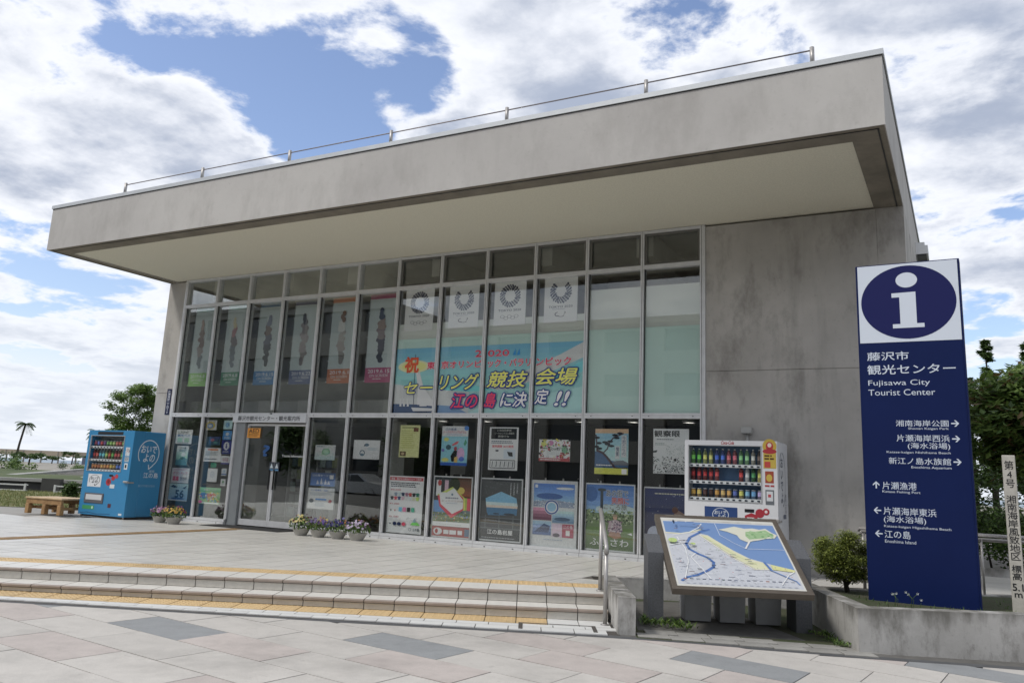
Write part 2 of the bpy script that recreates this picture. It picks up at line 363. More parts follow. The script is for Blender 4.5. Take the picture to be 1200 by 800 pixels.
def gz(x): return -0.227 - 0.007 * x - (0.016 * (x - 0.6) if x > 0.6 else 0)
A27 = math.radians(27.6); EX, EY = math.cos(A27), math.sin(A27); OX, OY = -1.0, -4.58
def sd(s, d): return (OX + s * EX + d * EY, OY + s * EY - d * EX)       # step frame: s along the nosing, d outwards
def clip(poly, a, b):                                                   # keep the part left of a->b
    out = []; n = len(poly)
    def side(p): return (b[0] - a[0]) * (p[1] - a[1]) - (b[1] - a[1]) * (p[0] - a[0])
    for i in range(n):
        p, q = poly[i], poly[(i + 1) % n]; sp, sq = side(p), side(q)
        if sp >= 0: out.append(p)
        if (sp >= 0) != (sq >= 0):
            t = sp / (sp - sq); out.append((p[0] + (q[0] - p[0]) * t, p[1] + (q[1] - p[1]) * t))
    return out

# ------------------------------------------------------------------ ground, pavement, terrace
JOINT = mat('joint_mortar', (0.13, 0.125, 0.115), 0.95, var=0.3, scale=8)
DRY = mat('distant_ground', (0.16, 0.17, 0.13), 0.95, var=0.3, scale=0.2)
g = MB(); g.add([(-3000, -3000, -0.62), (3000, -3000, -0.62), (3000, 3000, -0.62), (-3000, 3000, -0.62)], [(0, 1, 2, 3)])
struct('ground', g, DRY)
STONE = [mat('granite_pale', (0.50, 0.475, 0.44), 0.75, var=0.10, scale=5, rnd=0.06, bump=0.25, bscale=120, detail=12),
         mat('granite_pink', (0.48, 0.43, 0.40), 0.75, var=0.12, scale=6, rnd=0.05, bump=0.25, bscale=120, detail=12),
         mat('granite_dark', (0.28, 0.29, 0.295), 0.7, var=0.12, scale=6, rnd=0.04, bump=0.25, bscale=120, detail=12)]
def speckle(m, amt):                                                    # granite grain and scattered dirt
    t = m.node_tree; b = t.nodes['Principled BSDF']; L = t.links
    src = b.inputs['Base Color'].links[0].from_socket
    geo = t.nodes.new('ShaderNodeNewGeometry')
    n1 = t.nodes.new('ShaderNodeTexNoise'); n1.inputs['Scale'].default_value = 170; n1.inputs['Detail'].default_value = 3; L.new(geo.outputs['Position'], n1.inputs['Vector'])
    n2 = t.nodes.new('ShaderNodeTexNoise'); n2.inputs['Scale'].default_value = 1.1; n2.inputs['Detail'].default_value = 9; n2.inputs['Roughness'].default_value = 0.7; L.new(geo.outputs['Position'], n2.inputs['Vector'])
    mr1 = t.nodes.new('ShaderNodeMapRange'); mr1.inputs['From Min'].default_value = 0.3; mr1.inputs['From Max'].default_value = 0.7; mr1.inputs['To Min'].default_value = 1 - amt; mr1.inputs['To Max'].default_value = 1 + amt
    mr2 = t.nodes.new('ShaderNodeMapRange'); mr2.inputs['From Min'].default_value = 0.48; mr2.inputs['From Max'].default_value = 0.74; mr2.inputs['To Min'].default_value = 1.0; mr2.inputs['To Max'].default_value = 0.74
    L.new(n1.outputs['Fac'], mr1.inputs['Value']); L.new(n2.outputs['Fac'], mr2.inputs['Value'])
    n3 = t.nodes.new('ShaderNodeTexNoise'); n3.inputs['Scale'].default_value = 11; n3.inputs['Detail'].default_value = 7; n3.inputs['Roughness'].default_value = 0.75; L.new(geo.outputs['Position'], n3.inputs['Vector'])
    mr3 = t.nodes.new('ShaderNodeMapRange'); mr3.inputs['From Min'].default_value = 0.60; mr3.inputs['From Max'].default_value = 0.70; mr3.inputs['To Min'].default_value = 1.0; mr3.inputs['To Max'].default_value = 0.80; L.new(n3.outputs['Fac'], mr3.inputs['Value'])
    mu0 = t.nodes.new('ShaderNodeMath'); mu0.operation = 'MULTIPLY'; L.new(mr1.outputs[0], mu0.inputs[0]); L.new(mr3.outputs[0], mu0.inputs[1])
    mu = t.nodes.new('ShaderNodeMath'); mu.operation = 'MULTIPLY'; L.new(mu0.outputs[0], mu.inputs[0]); L.new(mr2.outputs[0], mu.inputs[1])
    mm = t.nodes.new('ShaderNodeVectorMath'); mm.operation = 'SCALE'; L.new(src, mm.inputs[0]); L.new(mu.outputs[0], mm.inputs['Scale'])
    L.new(mm.outputs[0], b.inputs['Base Color'])
for m in STONE: speckle(m, 0.10)
pave = MB()
xs = [-40, 0.6, 40]
for i in range(2):
    pave.add([(xs[i], -40, gz(xs[i]) - 0.012), (xs[i + 1], -40, gz(xs[i + 1]) - 0.012), (xs[i + 1], 6, gz(xs[i + 1]) - 0.012), (xs[i], 6, gz(xs[i]) - 0.012)], [(0, 1, 2, 3)])
pavement = struct('pavement', pave, JOINT)
CA, SA = math.cos(math.radians(-6)), math.sin(math.radians(-6))
def ab2xy(a, b): return (a * CA - b * SA, a * SA + b * CA)
def ab_of(x, y): return (x * CA + y * SA, -x * SA + y * CA)
GUT = [(-30, 0.97), (-4.8, 1.0), (0.0, 1.16), (1.9, 1.2), (3.0, 1.30), (4.2, 1.36), (30, 1.37)]
specials = {}
ROWOFF = {0: 1.86, 1: 0.30, 2: 1.01, 3: 0.58, 4: 0.10, 5: 0.76, 6: 0.25, 7: 0.84, 8: 0.3, -1: 0.2, -2: 0.7, -3: 0.35, -4: 0.9}
LEN = 1.02
def rowof(b): return math.floor((-4.9 - b) / 0.5)
def colof(a, r): return math.floor((a - ROWOFF.get(r, (r * 0.37) % 1)) / LEN)
for kind, l in ((2, [(-1.81, -7.68), (0.13, -6.67), (2.3, -5.1), (4.1, -3.6), (-3.6, -7.83)]),
                (1, [(-3.33, -8.2), (-1.77, -8.57), (-0.73, -7.65), (1.37, -6.1), (0.78, -5.61), (2.08, -4.69), (2.6, -5.53), (-0.05, -8.57), (3.23, -3.65), (1.1, -7.05), (4.3, -5.2), (-5.2, -9.2)])):
    for a, b in l: specials[(rowof(b), colof(a, rowof(b)))] = kind
cnt = 0
for r in range(-5, 15):
    bt = -4.9 - 0.5 * r
    for c in range(-12, 9):
        a0 = ROWOFF.get(r, (r * 0.37) % 1) + c * LEN
        ctr = ab2xy(a0 + LEN / 2, bt - 0.25)
        if not (-8.5 < ctr[0] < 7.5): continue
        g_ = 0.005
        poly = [ab2xy(a0 + g_, bt - 0.5 + g_), ab2xy(a0 + LEN - g_, bt - 0.5 + g_), ab2xy(a0 + LEN - g_, bt - g_), ab2xy(a0 + g_, bt - g_)]
        for i in range(len(GUT) - 1):
            sa, sb = GUT[i][0], GUT[i + 1][0]
            sc = (ctr[0] - OX) * EX + (ctr[1] - OY) * EY
            if sc + 1 < sa or sc - 1 > sb: continue
            p0, p1 = sd(*GUT[i]), sd(*GUT[i + 1])
            if len(poly) > 2: poly = clip(poly, p1, p0)
        if len(poly) < 3: continue
        area = abs(sum(poly[i][0] * poly[(i + 1) % len(poly)][1] - poly[(i + 1) % len(poly)][0] * poly[i][1] for i in range(len(poly)))) / 2
        if area < 0.01: continue
        if r > 11 and not (-4 < ctr[0] < 6): continue
        kind = specials.get((r, c))
        if kind is None:
            q = random.random(); kind = 0
            if r > 8 or ctr[0] > 4.5: kind = 1 if q < 0.2 else (2 if q < 0.28 else 0)
        dz = random.uniform(-0.0015, 0.0015); ox, oy = ctr
        mb = MB().prism([(x - ox, y - oy) for x, y in poly], lambda x, y: gz(x + ox) - 0.06, lambda x, y: gz(x + ox) + dz)
        part('paving_slab', mb, STONE[kind], pavement, (ox, oy, 0)); cnt += 1
# drain gutter between the paving and the step tiles
GUTM = mat('gutter_concrete', (0.085, 0.087, 0.09), 0.85, var=0.25, scale=6, bump=0.3)
mb = MB()
for i in range(len(GUT) - 1):
    (s0, d0), (s1, d1) = GUT[i], GUT[i + 1]
    n = 6 if s1 - s0 < 10 else 1
    for k in range(n):
        sa, sb = s0 + (s1 - s0) * k / n, s0 + (s1 - s0) * (k + 1) / n; da, db = d0 + (d1 - d0) * k / n, d0 + (d1 - d0) * (k + 1) / n
        pl = [sd(sa, da - 0.004), sd(sb, db - 0.004), sd(sb, db - 0.17), sd(sa, da - 0.17)]
        mb.add([(x, y, gz(x) - 0.006 - (0 if j < 2 else 0.004)) for j, (x, y) in enumerate(pl)], [(0, 1, 2, 3)])
struct('gutter', mb, GUTM)

# terrace body
TERR = mat('terrace_base', (0.11, 0.10, 0.085), 0.9)
TILE = mat('terrace_tile', (0.60, 0.58, 0.535), 0.36, var=0.07, scale=2.2, rnd=0.035, spec=0.45)
speckle(TILE, 0.03)
corner = sd(1.26, 0)
tpoly = [sd(-16, -0.035), sd(1.2, -0.035), sd(1.2, -1.75), sd(12, -1.75), (14, 12), (-12.7, 12), (-12.7, -1.3), (-14.9, -2.45), (-17.5, -3.8)]
mb = MB().prism(tpoly, -0.5, -0.006)
terrace = struct('terrace', mb, TERR)
# tiles 0.4 m, joints square to the facade
T = 0.4; cells = []
for i in range(-46, 16):
    for j in range(-31, 8):
        x0, y0 = i * T + 0.06, j * T - 0.02
        pl = [(x0 + .007, y0 + .006), (x0 + T - .007, y0 + .006), (x0 + T - .007, y0 + T - .006), (x0 + .007, y0 + T - .006)]
        cx, cy = x0 + T / 2, y0 + T / 2
        if -12.65 < cx < 2.97 and cy > -0.05: continue
        if cy > -0.42 and -12.65 < cx < 2.97: pl = clip(pl, (2.97, -0.064), (-12.6, -0.064))
        s_ = (cx - OX) * EX + (cy - OY) * EY; lim = -0.90 if s_ < 1.2 else -1.77
        if len(pl) > 2: pl = clip(pl, sd(-20, lim), sd(20, lim))
        if cx < -12.7 and cy > -2.45 + (cx + 14.9) * 0.52 : continue
        if len(pl) < 3: continue
        if -9.12 < cx < -8.78 and cy < -0.8: continue
        d = math.hypot(cx - 3.56, cy + 12.62)
        cells.append((d, pl, cx, cy))
cells.sort(key=lambda c: c[0]); far = MB(); nt_ = 0
for d, pl, cx, cy in cells:
    vis = Vector((cx, cy, 0)) - Vector(M.translation); u = 609.8 + 963.9 * vis.dot(R_) / max(vis.dot(F_), 0.1)
    if nt_ < 290 and vis.dot(F_) > 0 and -20 < u < 1220:
        dz = random.uniform(-0.0007, 0.0007)
        part('tile', MB().prism([(x - cx, y - cy) for x, y in pl], -0.02, dz), TILE, terrace, (cx, cy, 0)); nt_ += 1
    else: far.prism(pl, -0.02, 0.0)
part('tile_field', far, TILE, terrace, kind='stuff')

# steps: tiles in rows along the edge
NOSE = mat('nosing_tile', (0.68, 0.66, 0.61), 0.4, var=0.10, scale=12, rnd=0.04); NOSEE = mat('nosing_edge', (0.30, 0.245, 0.205), 0.5, var=0.15, scale=14, rnd=0.05)
RISE = mat('riser_tile', (0.60, 0.57, 0.51), 0.5, var=0.22, scale=9, rnd=0.05)
YEL = mat('tactile_yellow', (0.60, 0.43, 0.22), 0.6, var=0.12, scale=10, rnd=0.05); speckle(YEL, 0.04)
WTILE = mat('edge_white_tile', (0.66, 0.66, 0.64), 0.45, var=0.08, scale=10, rnd=0.04)
GROUT = mat('dark_grout', (0.07, 0.062, 0.055), 0.9)
STEPZ = -0.115
sb = MB(); SMIN, SMAX = -11.0, 1.22
def gzs(s, d): return gz(sd(s, d)[0])
sb.prism([sd(SMIN - 3, -0.03), sd(SMIN - 3, 0.295), sd(SMAX, 0.295), sd(SMAX, -0.03)], -0.6, STEPZ - 0.006)
sb.prism([sd(SMIN - 3, 0.297), sd(SMIN - 3, 0.97), sd(SMAX + .05, 0.97), sd(SMAX + .05, 0.297)], -0.6, lambda x, y: gz(x) - 0.009)
steps = tag(link('steps', None), kind='structure')
part('step_base', sb, GROUT, steps)
PITCH = 0.316; jg = 0.009
def local_box(s0, s1, d0, d1, z0, z1, zf=None):                 # box in the step frame, returned relative to its centre
    cx, cy = sd((s0 + s1) / 2, (d0 + d1) / 2)
    pl = [sd(s0, d1), sd(s1, d1), sd(s1, d0), sd(s0, d0)]
    pl = [(x - cx, y - cy) for x, y in pl]
    if zf: return MB().prism(pl, lambda x, y: zf(x + cx) + z0, lambda x, y: zf(x + cx) + z1), (cx, cy, 0)
    return MB().prism(pl, z0, z1), (cx, cy, 0)
mesh_cache = {}
def nosing(z, ex, depth):                                        # bull-nosed edge tile, brown front
    key = (z, depth)
    if key not in mesh_cache:
        w = PITCH / 2 - jg / 2; prof = [(-depth, -0.02), (-depth, 0.0), (-0.030, 0.0), (-0.010, -0.003), (0.0, -0.010), (0.0, -0.030), (-0.06, -0.030)]
        mb = MB(); n = len(prof)
        def p3(s, d, zz): return (s * EX + d * EY, s * EY - d * EX, z + zz)
        vs = [p3(-w, *q) for q in prof] + [p3(w, *q) for q in prof]
        for i in range(n - 1): mb.add([vs[i], vs[n + i], vs[n + i + 1], vs[i + 1]], [(0, 1, 2, 3)], 1 if i >= 2 else 0)
        mb.add(vs[:n], [tuple(range(n))], 1); mb.add(vs[n:], [tuple(range(n))[::-1]], 1)
        mesh_cache[key] = mb.mesh('nosing_tile', [NOSE, NOSEE])
    return mesh_cache[key]
def domes():
    if 'dome' not in mesh_cache:
        mb = MB(); w = PITCH / 2 - jg / 2
        def p3(s, d, zz): return (s * EX + d * EY, s * EY - d * EX, zz)
        h = 0.18
        mb.add([p3(-w, h, 0), p3(w, h, 0), p3(w, -h, 0), p3(-w, -h, 0), p3(-w, h, -.02), p3(w, h, -.02), p3(w, -h, -.02), p3(-w, -h, -.02)], [(0, 1, 2, 3), (4, 5, 1, 0), (5, 6, 2, 1), (6, 7, 3, 2), (7, 4, 0, 3)])
        for i in range(5):
            for j in range(5):
                cs, cd = (i - 2) * 0.058, (j - 2) * 0.066; o = []
                for rr, zz in ((0.017, 0.0), (0.011, 0.005)):
                    for k in range(4): o.append(p3(cs + rr * math.cos(k * PI / 2 + .8), cd + rr * math.sin(k * PI / 2 + .8), zz))
                mb.add(o, [(k, (k + 1) % 4, 4 + (k + 1) % 4, 4 + k)[::-1] for k in range(4)] + [(7, 6, 5, 4)])
        mesh_cache['dome'] = mb.mesh('tactile_tile', YEL)
    return mesh_cache['dome']
nst = int((SMAX - SMIN) / PITCH)
off2 = 0.13
for k in range(nst):
    sc = SMAX - (k + 0.5) * PITCH
    cx, cy = sd(sc, 0.0); link('nosing_tile', nosing(0.0, 0, 0.52), steps, (cx, cy, 0))
    cx, cy = sd(sc, 0.33); link('nosing_tile', nosing(STEPZ, 0, 0.385), steps, (cx, cy, 0))
    cx, cy = sd(sc, -0.706); link('tactile_tile', domes(), steps, (cx, cy, 0.0))
    s0, s1 = sc - PITCH / 2 + jg / 2, sc + PITCH / 2 - jg / 2
    mb, l = local_box(s0, s1, -0.05, -0.022, STEPZ + 0.004, -0.038); part('riser_tile', mb, RISE, steps, l)
    cx, cy = sd(sc, 0.3); zb = gz(cx)
    mb, l = local_box(s0, s1, 0.275, 0.308, zb + 0.003, STEPZ - 0.038); part('riser_tile', mb, RISE, steps, l)
    cx, cy = sd(sc, 0.47)
    if k < 2: mb, l = local_box(s0, s1, 0.29, 0.655, -0.02, 0.0, gz); part('edge_tile', mb, WTILE, steps, l)
    else: link('tactile_tile', domes(), steps, (cx, cy, gz(cx) - 0.001))
    mb, l = local_box(s0 + .05, s1 + .05, 0.668, 0.80, -0.02, 0.0, gz); part('edge_tile', mb, WTILE, steps, l)
    dd = GUT[1][1] + (GUT[2][1] - GUT[1][1]) * (sc + 4.8) / 4.8 - 0.175
    if dd > 0.83: mb, l = local_box(s0 - .07, s1 - .07, 0.81, dd, -0.02, 0.0, gz); part('edge_tile', mb, WTILE, steps, l)
# access cover frame let into the white tiles by the handrail
mb = MB()
for a in ((0.30, 0.34, 0.62, 0.95), (1.02, 1.06, 0.62, 0.95), (0.34, 1.02, 0.62, 0.635)):
    q, l = local_box(a[0], a[1], a[2], a[3], 0, 0.004, gz); q.xf(Matrix.Translation(l)); mb.add(q.v, q.f)
part('access_cover_frame', mb, GROUT, steps)
# guide path from the left to the door
gp = MB(); k = 0
for i in range(38):
    y = -0.75 - i * 0.305
    if y < -9: break
    t_ = MB().box(-9.1, y - 0.15, -0.02, -8.8, y + 0.15, 0.0)
    for q in range(4): t_.box(-9.07 + q * 0.075, y - 0.13, 0.0005, -9.04 + q * 0.075, y + 0.13, 0.005)
    part('guide_tile', t_.xf(Matrix.Translation((8.95, -y, 0))), mat('guide_brown', (0.46, 0.31, 0.16), 0.6, var=0.2, scale=6, rnd=0.06), terrace, (-8.95, y, 0))
# door mat grating
mb = MB().box(-10.05, -0.62, 0.002, -7.95, -0.08, 0.008)
for i in range(34): mb.box(-10.03 + i * 0.062, -0.60, 0.0085, -9.995 + i * 0.062, -0.10, 0.014)
part('door_mat', mb, mat('mat_dark', (0.05, 0.05, 0.05), 0.8), None, label='dark grating door mat lying before the sliding doors', cat='door mat')

# low concrete cheek wall and retaining wall behind the recess
mb = MB().prism([sd(1.25, 0.93), sd(1.42, 0.93), sd(1.42, -0.95), sd(1.25, -0.95)], -0.5, 0.10)
part('cheek_wall', mb, CURB, None, label='short weathered concrete wall closing the right end of the steps', cat='low wall')
mb = MB().prism([sd(1.425, -1.60), sd(4.05, -1.60), sd(4.05, -1.75), sd(1.425, -1.75)], -0.5, 0.012)
part('retaining_wall', mb, CURB, None, label='low concrete kerb wall at the terrace edge behind the map board', cat='low wall')
# recess floor: paving blocks by the gutter and moss
SMALLP = mat('weathered_block', (0.33, 0.32, 0.295), 0.9, var=0.35, scale=6, rnd=0.1, bump=0.4); SOIL = mat('mossy_soil', (0.055, 0.05, 0.03), 1.0, col2=(0.04, 0.06, 0.02), scale=5, bump=0.8, bscale=50)
mb = MB(); pl = [sd(1.42, 1.08), (2.60, -3.88), (1.55, -1.6), sd(2.9, -1.6), sd(1.42, -1.6)]
mb.add([(x, y, gz(x) - 0.009) for x, y in pl], [(0, 1, 2, 3, 4)]); struct('recess_floor', mb, SOIL)
for i in range(10):
    for j in range(2):
        s0 = 1.44 + i * 0.31 + j * 0.1; s1 = s0 + 0.303; d1 = 0.99 + max(0, (s0 - 1.3)) * 0.12; d0 = d1 - 0.2
        d1 -= j * 0.206; d0 -= j * 0.206
        if s1 > 3.9: continue
        mb, l = local_box(s0, s1, d0, d1, -0.05, random.uniform(-.004, .003) - j * 0.002, gz); part('edging_block', mb, SMALLP, pavement, l)

# ------------------------------------------------------------------ tourist centre building
XL, XR, YF, ZB, ZT = -12.636, 2.973, -3.012, 5.303, 6.24
Z1, Z2, Z3 = 2.247, 4.70, 5.28
B = thing('tourist_center_building', 'grey concrete tourist centre with glass front and deep flat canopy', 'building')
YB = 8.0
mb = MB().box(XL, YF, ZB, XR, -2.64, ZT - .07).box(XL, -2.637, ZB, -12.4, YB, ZT - .07).box(2.58, -2.637, ZB, XR, YB, ZT - .07).box(-12.397, -2.637, 5.72, 2.577, YB, ZT - .10)
part('canopy', mb, FASC, B)
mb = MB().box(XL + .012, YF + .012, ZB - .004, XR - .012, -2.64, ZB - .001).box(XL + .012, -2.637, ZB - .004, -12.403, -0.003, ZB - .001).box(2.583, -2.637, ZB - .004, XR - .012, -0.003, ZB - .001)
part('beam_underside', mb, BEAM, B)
mb = MB().box(XL + .07, YF + .075, ZB - .012, XR - .07, YF + .09, ZB - .0045).box(XR - .09, YF + .095, ZB - .012, XR - .075, -0.01, ZB - .0045).box(XL + .075, YF + .095, ZB - .012, XL + .09, -0.01, ZB - .0045)
part('drip_groove', mb, BLACK, B)
mb = MB().box(-12.397, -2.637, 5.33, 2.577, 0.2, 5.40); part('soffit', mb, SOFF, B)
mb = MB().box(XL - .02, YF - .02, ZT - .068, XR + .02, YF + .28, ZT).box(XL - .02, YF + .283, ZT - .068, XL + .28, YB, ZT).box(XR - .28, YF + .283, ZT - .068, XR + .02, YB, ZT)
part('coping', mb, COPE, B)
mb = MB().box(XL + .003, YF + .003, ZT - .088, XR - .003, YF + .02, ZT - .069).box(XR - .02, YF + .023, ZT - .088, XR + .004, YB, ZT - .069)
mb = MB().box(XL, YF - .004, ZT - .082, XR, YF - .0005, ZT - .069).box(XR + .0005, YF, ZT - .082, XR + .004, YB, ZT - .069)
part('coping_gap', mb, BLACK, B)
# front walls
mb = MB().box(0.055, 0.0, -0.3, 2.60, 0.25, 2.935).box(0.055, 0.0, 2.947, 2.60, 0.25, ZB - .006).box(0.055, 0.012, 2.935, 2.60, 0.25, 2.947)
mb.box(2.603, 0.0, -0.3, XR, YB, 2.935).box(2.603, 0.0, 2.947, XR, YB, ZB - .006).box(2.603, 0.012, 2.935, XR - .012, YB, 2.947)
part('concrete_wall', mb, WALL, B)
mb = MB().box(XL, 0.0, -0.3, -12.055, 0.3, 2.735).box(XL, 0.0, 2.747, -12.055, 0.3, ZB - .006).box(XL + .01, 0.01, 2.735, -12.06, 0.3, 2.747).box(XL, 0.303, -0.3, -12.35, YB, ZB - .006)
part('corner_pillar', mb, WALL, B)
mb = MB().box(XL, YB + .003, -0.3, XR, YB + .25, ZT - .1); part('back_wall', mb, WALL, B)
# interior
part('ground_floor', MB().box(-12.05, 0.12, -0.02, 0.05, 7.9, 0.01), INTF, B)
part('upper_floor', MB().box(-12.05, 0.5, Z1 + .02, 0.05, 7.9, Z1 + .35), INTW, B)
part('ceiling', MB().box(-12.05, 0.21, 5.36, 0.05, 7.9, 5.42), INTW, B)
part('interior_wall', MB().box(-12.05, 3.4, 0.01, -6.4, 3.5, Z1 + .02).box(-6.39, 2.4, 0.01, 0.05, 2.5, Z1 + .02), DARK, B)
part('interior_wall', MB().box(-12.05, 3.0, Z1 + .355, 0.05, 3.1, 5.35), INTW, B)
part('parapet_panel', MB().box(-12.05, 0.9, Z1 + .355, -6.1, 0.95, 3.05), mat('interior_parapet', (0.34, 0.34, 0.30), 0.8, var=0.2, scale=2), B)
for x in (-11.2, -9.6, -7.1, -5.6): part('interior_column', MB().box(x, 1.6, 0.01, x + .35, 1.95, Z1), INTW, B)
for x in (-11.4, -9.3, -7.5, -5.4, -3.1, -1.2): part('interior_beam', MB().box(x, 0.22, 4.95, x + .3, 2.9, 5.355), INTW, B)
# curtain wall
for k in range(13):
    x = -12 + k
    q = 0.028
    z0 = 0.0 if k not in (3,) else Z1
    mb = MB().box(x - q, -.035, z0 + .105, x - .004, .10, Z3 + .045).box(x + .004, -.035, z0 + .105, x + q, .10, Z3 + .045).box(x - .004, -.022, z0 + .105, x + .004, .10, Z3 + .045, 1)
    if k == 12: mb.box(x + q, -.03, 0.105, x + .055, .0, Z3 + .045)
    if k == 0: mb.box(x - .055, -.03, 0.105, x - q, .0, Z3 + .045)
    part('mullion', mb, [ALU, ALUD], B)
for k in range(12):
    x0, x1 = -12 + k + .0285, -11 + k - .0285
    door = k in (2, 3)
    for z, h in ((Z1, .042), (Z2, .034), (Z3 + .02, .022)):
        mb = MB().box(x0, -.03, z - h, x1, .09, z + h * .15).box(x0, -.036, z + h * .2, x1, .09, z + h).box(x0, -.02, z + h * .15, x1, .08, z + h * .2, 1)
        if z == Z1: 
            for q in (.1, .82): mb.box(x0 + q, -.0325, z - .012, x0 + q + .02, -.0302, z - .002, 1)
        part('transom', mb, [ALU, ALUD], B)
    if not door:
        mb = MB().box(x0 - .025, -.062, 0.0, x1 + .025, .10, 0.05).box(x0 - .025, -.045, 0.053, x1 + .025, .10, 0.1).box(x0 - .025, -.05, 0.05, x1 + .025, .09, 0.053, 1)
        for q in (.2, .75): mb.box(x0 + q, -.0645, .018, x0 + q + .03, -.0622, .032, 1)
        part('sill', mb, [ALU, ALUD], B)
        part('glass_pane', MB().box(x0, .036, 0.1, x1, .044, Z1 - .042), GLASS, B)
        part('pane_gasket', MB().box(x0, .01, 0.1, x0 + .02, .034, Z1 - .043).box(x1 - .02, .01, .1, x1, .034, Z1 - .043), ALUD, B)
    part('glass_pane', MB().box(x0, .036, Z1 + .043, x1, .044, Z2 - .035), GLASS, B)
    part('pane_gasket', MB().box(x0, .012, Z1 + .043, x0 + .012, .034, Z2 - .036), ALUD, B)
    part('glass_pane', MB().box(x0, .036, Z2 + .035, x1, .044, Z3 - .003), GLASS, B)
    if k >= 6:
        zz0, zz1 = Z2 + .036, Z3 - .004; fm = mat('vent_frame_grey', (0.16, 0.16, 0.15), 0.4, 0.4)
        part('vent_frame', MB().box(x0, .0, zz0, x0 + .045, .03, zz1).box(x1 - .045, .0, zz0, x1, .03, zz1).box(x0 + .046, .0, zz0, x1 - .046, .03, zz0 + .04).box(x0 + .046, .0, zz1 - .04, x1 - .046, .03, zz1), fm, B)
        part('frosted_film', MB().box(x0, .050, Z1 + .05, x1, .052, 3.70), FILM, B)
        part('reflection_band', MB().box(x0, .075, 3.6, x1, .08, 4.0 if k < 10 else 4.40), mat('reflection_cream', (0.72, 0.75, 0.70), 0.8, var=.08, scale=1.2), B)  # pale sheet added as colour for the opposite building's reflection in the panes
# interior fittings
lampm = bpy.data.materials.new('lamp_glow'); lampm.use_nodes = True; lampm.node_tree.nodes['Principled BSDF'].inputs['Emission Color'].default_value = (1, .95, .85, 1); lampm.node_tree.nodes['Principled BSDF'].inputs['Emission Strength'].default_value = 2.2
for i in range(6):
    lp = thing('ceiling_light', 'lit round ceiling light just behind the window with the %s' % ['black speckled poster', 'leaning pine poster', 'small flower fair poster', 'black heading notice', 'cartoon sea creature poster', 'yellow typed notice'][i], 'ceiling light', (-.55 - i * 1.0, 1.15, Z1 + .02), group='round ceiling lights inside')
    part('lamp_disc', MB().lathe([(.0, -.03), (.10, -.03), (.10, -.025)], n=16), lampm, lp); part('lamp_rim', MB().lathe([(.10, -.04), (.125, -.04), (.125, 0), (.1, 0)], n=16), WHITE, lp)
ct = thing('counter', 'dark reception counter behind the ground floor windows', 'counter', (-3.4, 1.7, .01)); part('counter_body', MB().box(-2, 0, 0, 2, .5, .95), INTF, ct); part('counter_top', MB().box(-2.05, -.05, .952, 2.05, .55, 1.0), GREYP, ct)
for i, x in enumerate((-4.9, -2.3)):
    m_ = thing('folding_chair', ['stacked dark chair frame seen behind the left framed posters', 'dark chair frame behind the flower fair poster'][i], 'chair', (x, .75, .01)); part('seat', MB().cbox(-.2, -.2, .42, .2, .2, .46, .01), BLACK, m_); part('backrest', MB().cbox(-.2, .17, .9, .2, .2, 1.2, .01), BLACK, m_)
    for q in (-.19, .19): part('leg', MB().tube([(q, -.18, 0), (q, -.18, .42)], .012, 6), STEEL, m_); part('leg', MB().tube([(q, .19, 0), (q, .19, 1.22)], .012, 6), STEEL, m_)
# doors
part('jamb_panel', MB().box(-9.97, .0, 0.0, -9.73, .06, 2.09), GREYP, B)
sh = Sheet(-10.05, 2.095, 2.03, 0.158, y=-0.0615)
sh.t('藤沢市観光センター・観光案内所', .075, .2, .925, .82, '30343c', bold=0.012)
hd = part('door_header', MB().box(-10.05, -.06, 2.095, -8.02, .09, 2.253), mat('header_white', (.62, .64, .66), .4), B); sh.build('lettering', hd)
for i, (a, b) in enumerate(((-9.72, -8.90), (-8.895, -8.04))):
    d = part('sliding_door', MB().box(a, .06, .14, a + .04, .10, 2.07).box(b - .04, .06, .14, b, .10, 2.07).box(a + .04, .06, 2.03, b - .04, .10, 2.07).box(a, .055, .02, b, .105, .14), ALU, B)
    part('glass_pane', MB().box(a + .041, .076, .141, b - .041, .082, 2.029), GLASS, d)
    part('door_handle', MB().box((a + .05) if i else (b - .07), .03, .75, (a + .065) if i else (b - .055), .058, 1.15), BLACK, d)
def ds(nm, fn): q = Sheet(0, 0, 1, 1, y=.052, gain=1.3); fn(q); q.build(nm, B)
ds('aed_sticker', lambda s: s.r(-9.70, 1.78, -9.33, 1.98, 'd98a1c').t('AED', -9.66, 1.88, -9.37, 1.965, '28211c', .03).lines(-9.66, 1.80, -9.36, 1.86, 2, '6b4a18'))
ds('question_mark', lambda s: s.t('?', -9.20, 1.42, -9.03, 1.63, '1e4f86', .05)); ds('lettering', lambda s: s.t('Tourist Information', -8.67, 1.41, -8.08, 1.455, 'c8cccc', .02))
for q in (-8.99, -8.85):
    ds('warning_sticker', lambda s: s.r(q, 1.12, q + .13, 1.30, '3a4149').poly([(q + .02, 1.18), (q + .11, 1.18), (q + .065, 1.28)], 'b9c4c8').r(q + .01, 1.13, q + .12, 1.16, '4e87b0'))
# brochure racks inside
for i, x in enumerate((-9.35, -8.55)):
    rk = thing('brochure_rack', ['brochure rack seen through the left sliding door', 'brochure rack seen through the right sliding door'][i], 'rack', (x, 1.3, 0.01))
    part('rack_frame', MB().box(-.3, 0, 0, -.27, .3, 1.5).box(.27, 0, 0, .3, .3, 1.5).box(-.27, .2, 0, .27, .22, 1.5), mat('rack_grey', (.2, .2, .2), .5), rk)
    for r_ in range(5):
        for c_ in range(3):
            part('leaflet', MB().box(-.25 + c_ * .17, .05, .15 + r_ * .27, -.1 + c_ * .17, .06, .36 + r_ * .27), P(random.choice(['8a9a94', '4a5c6a', '3c3a3c', '788048', '5a4640', '9aa09a'])), rk)
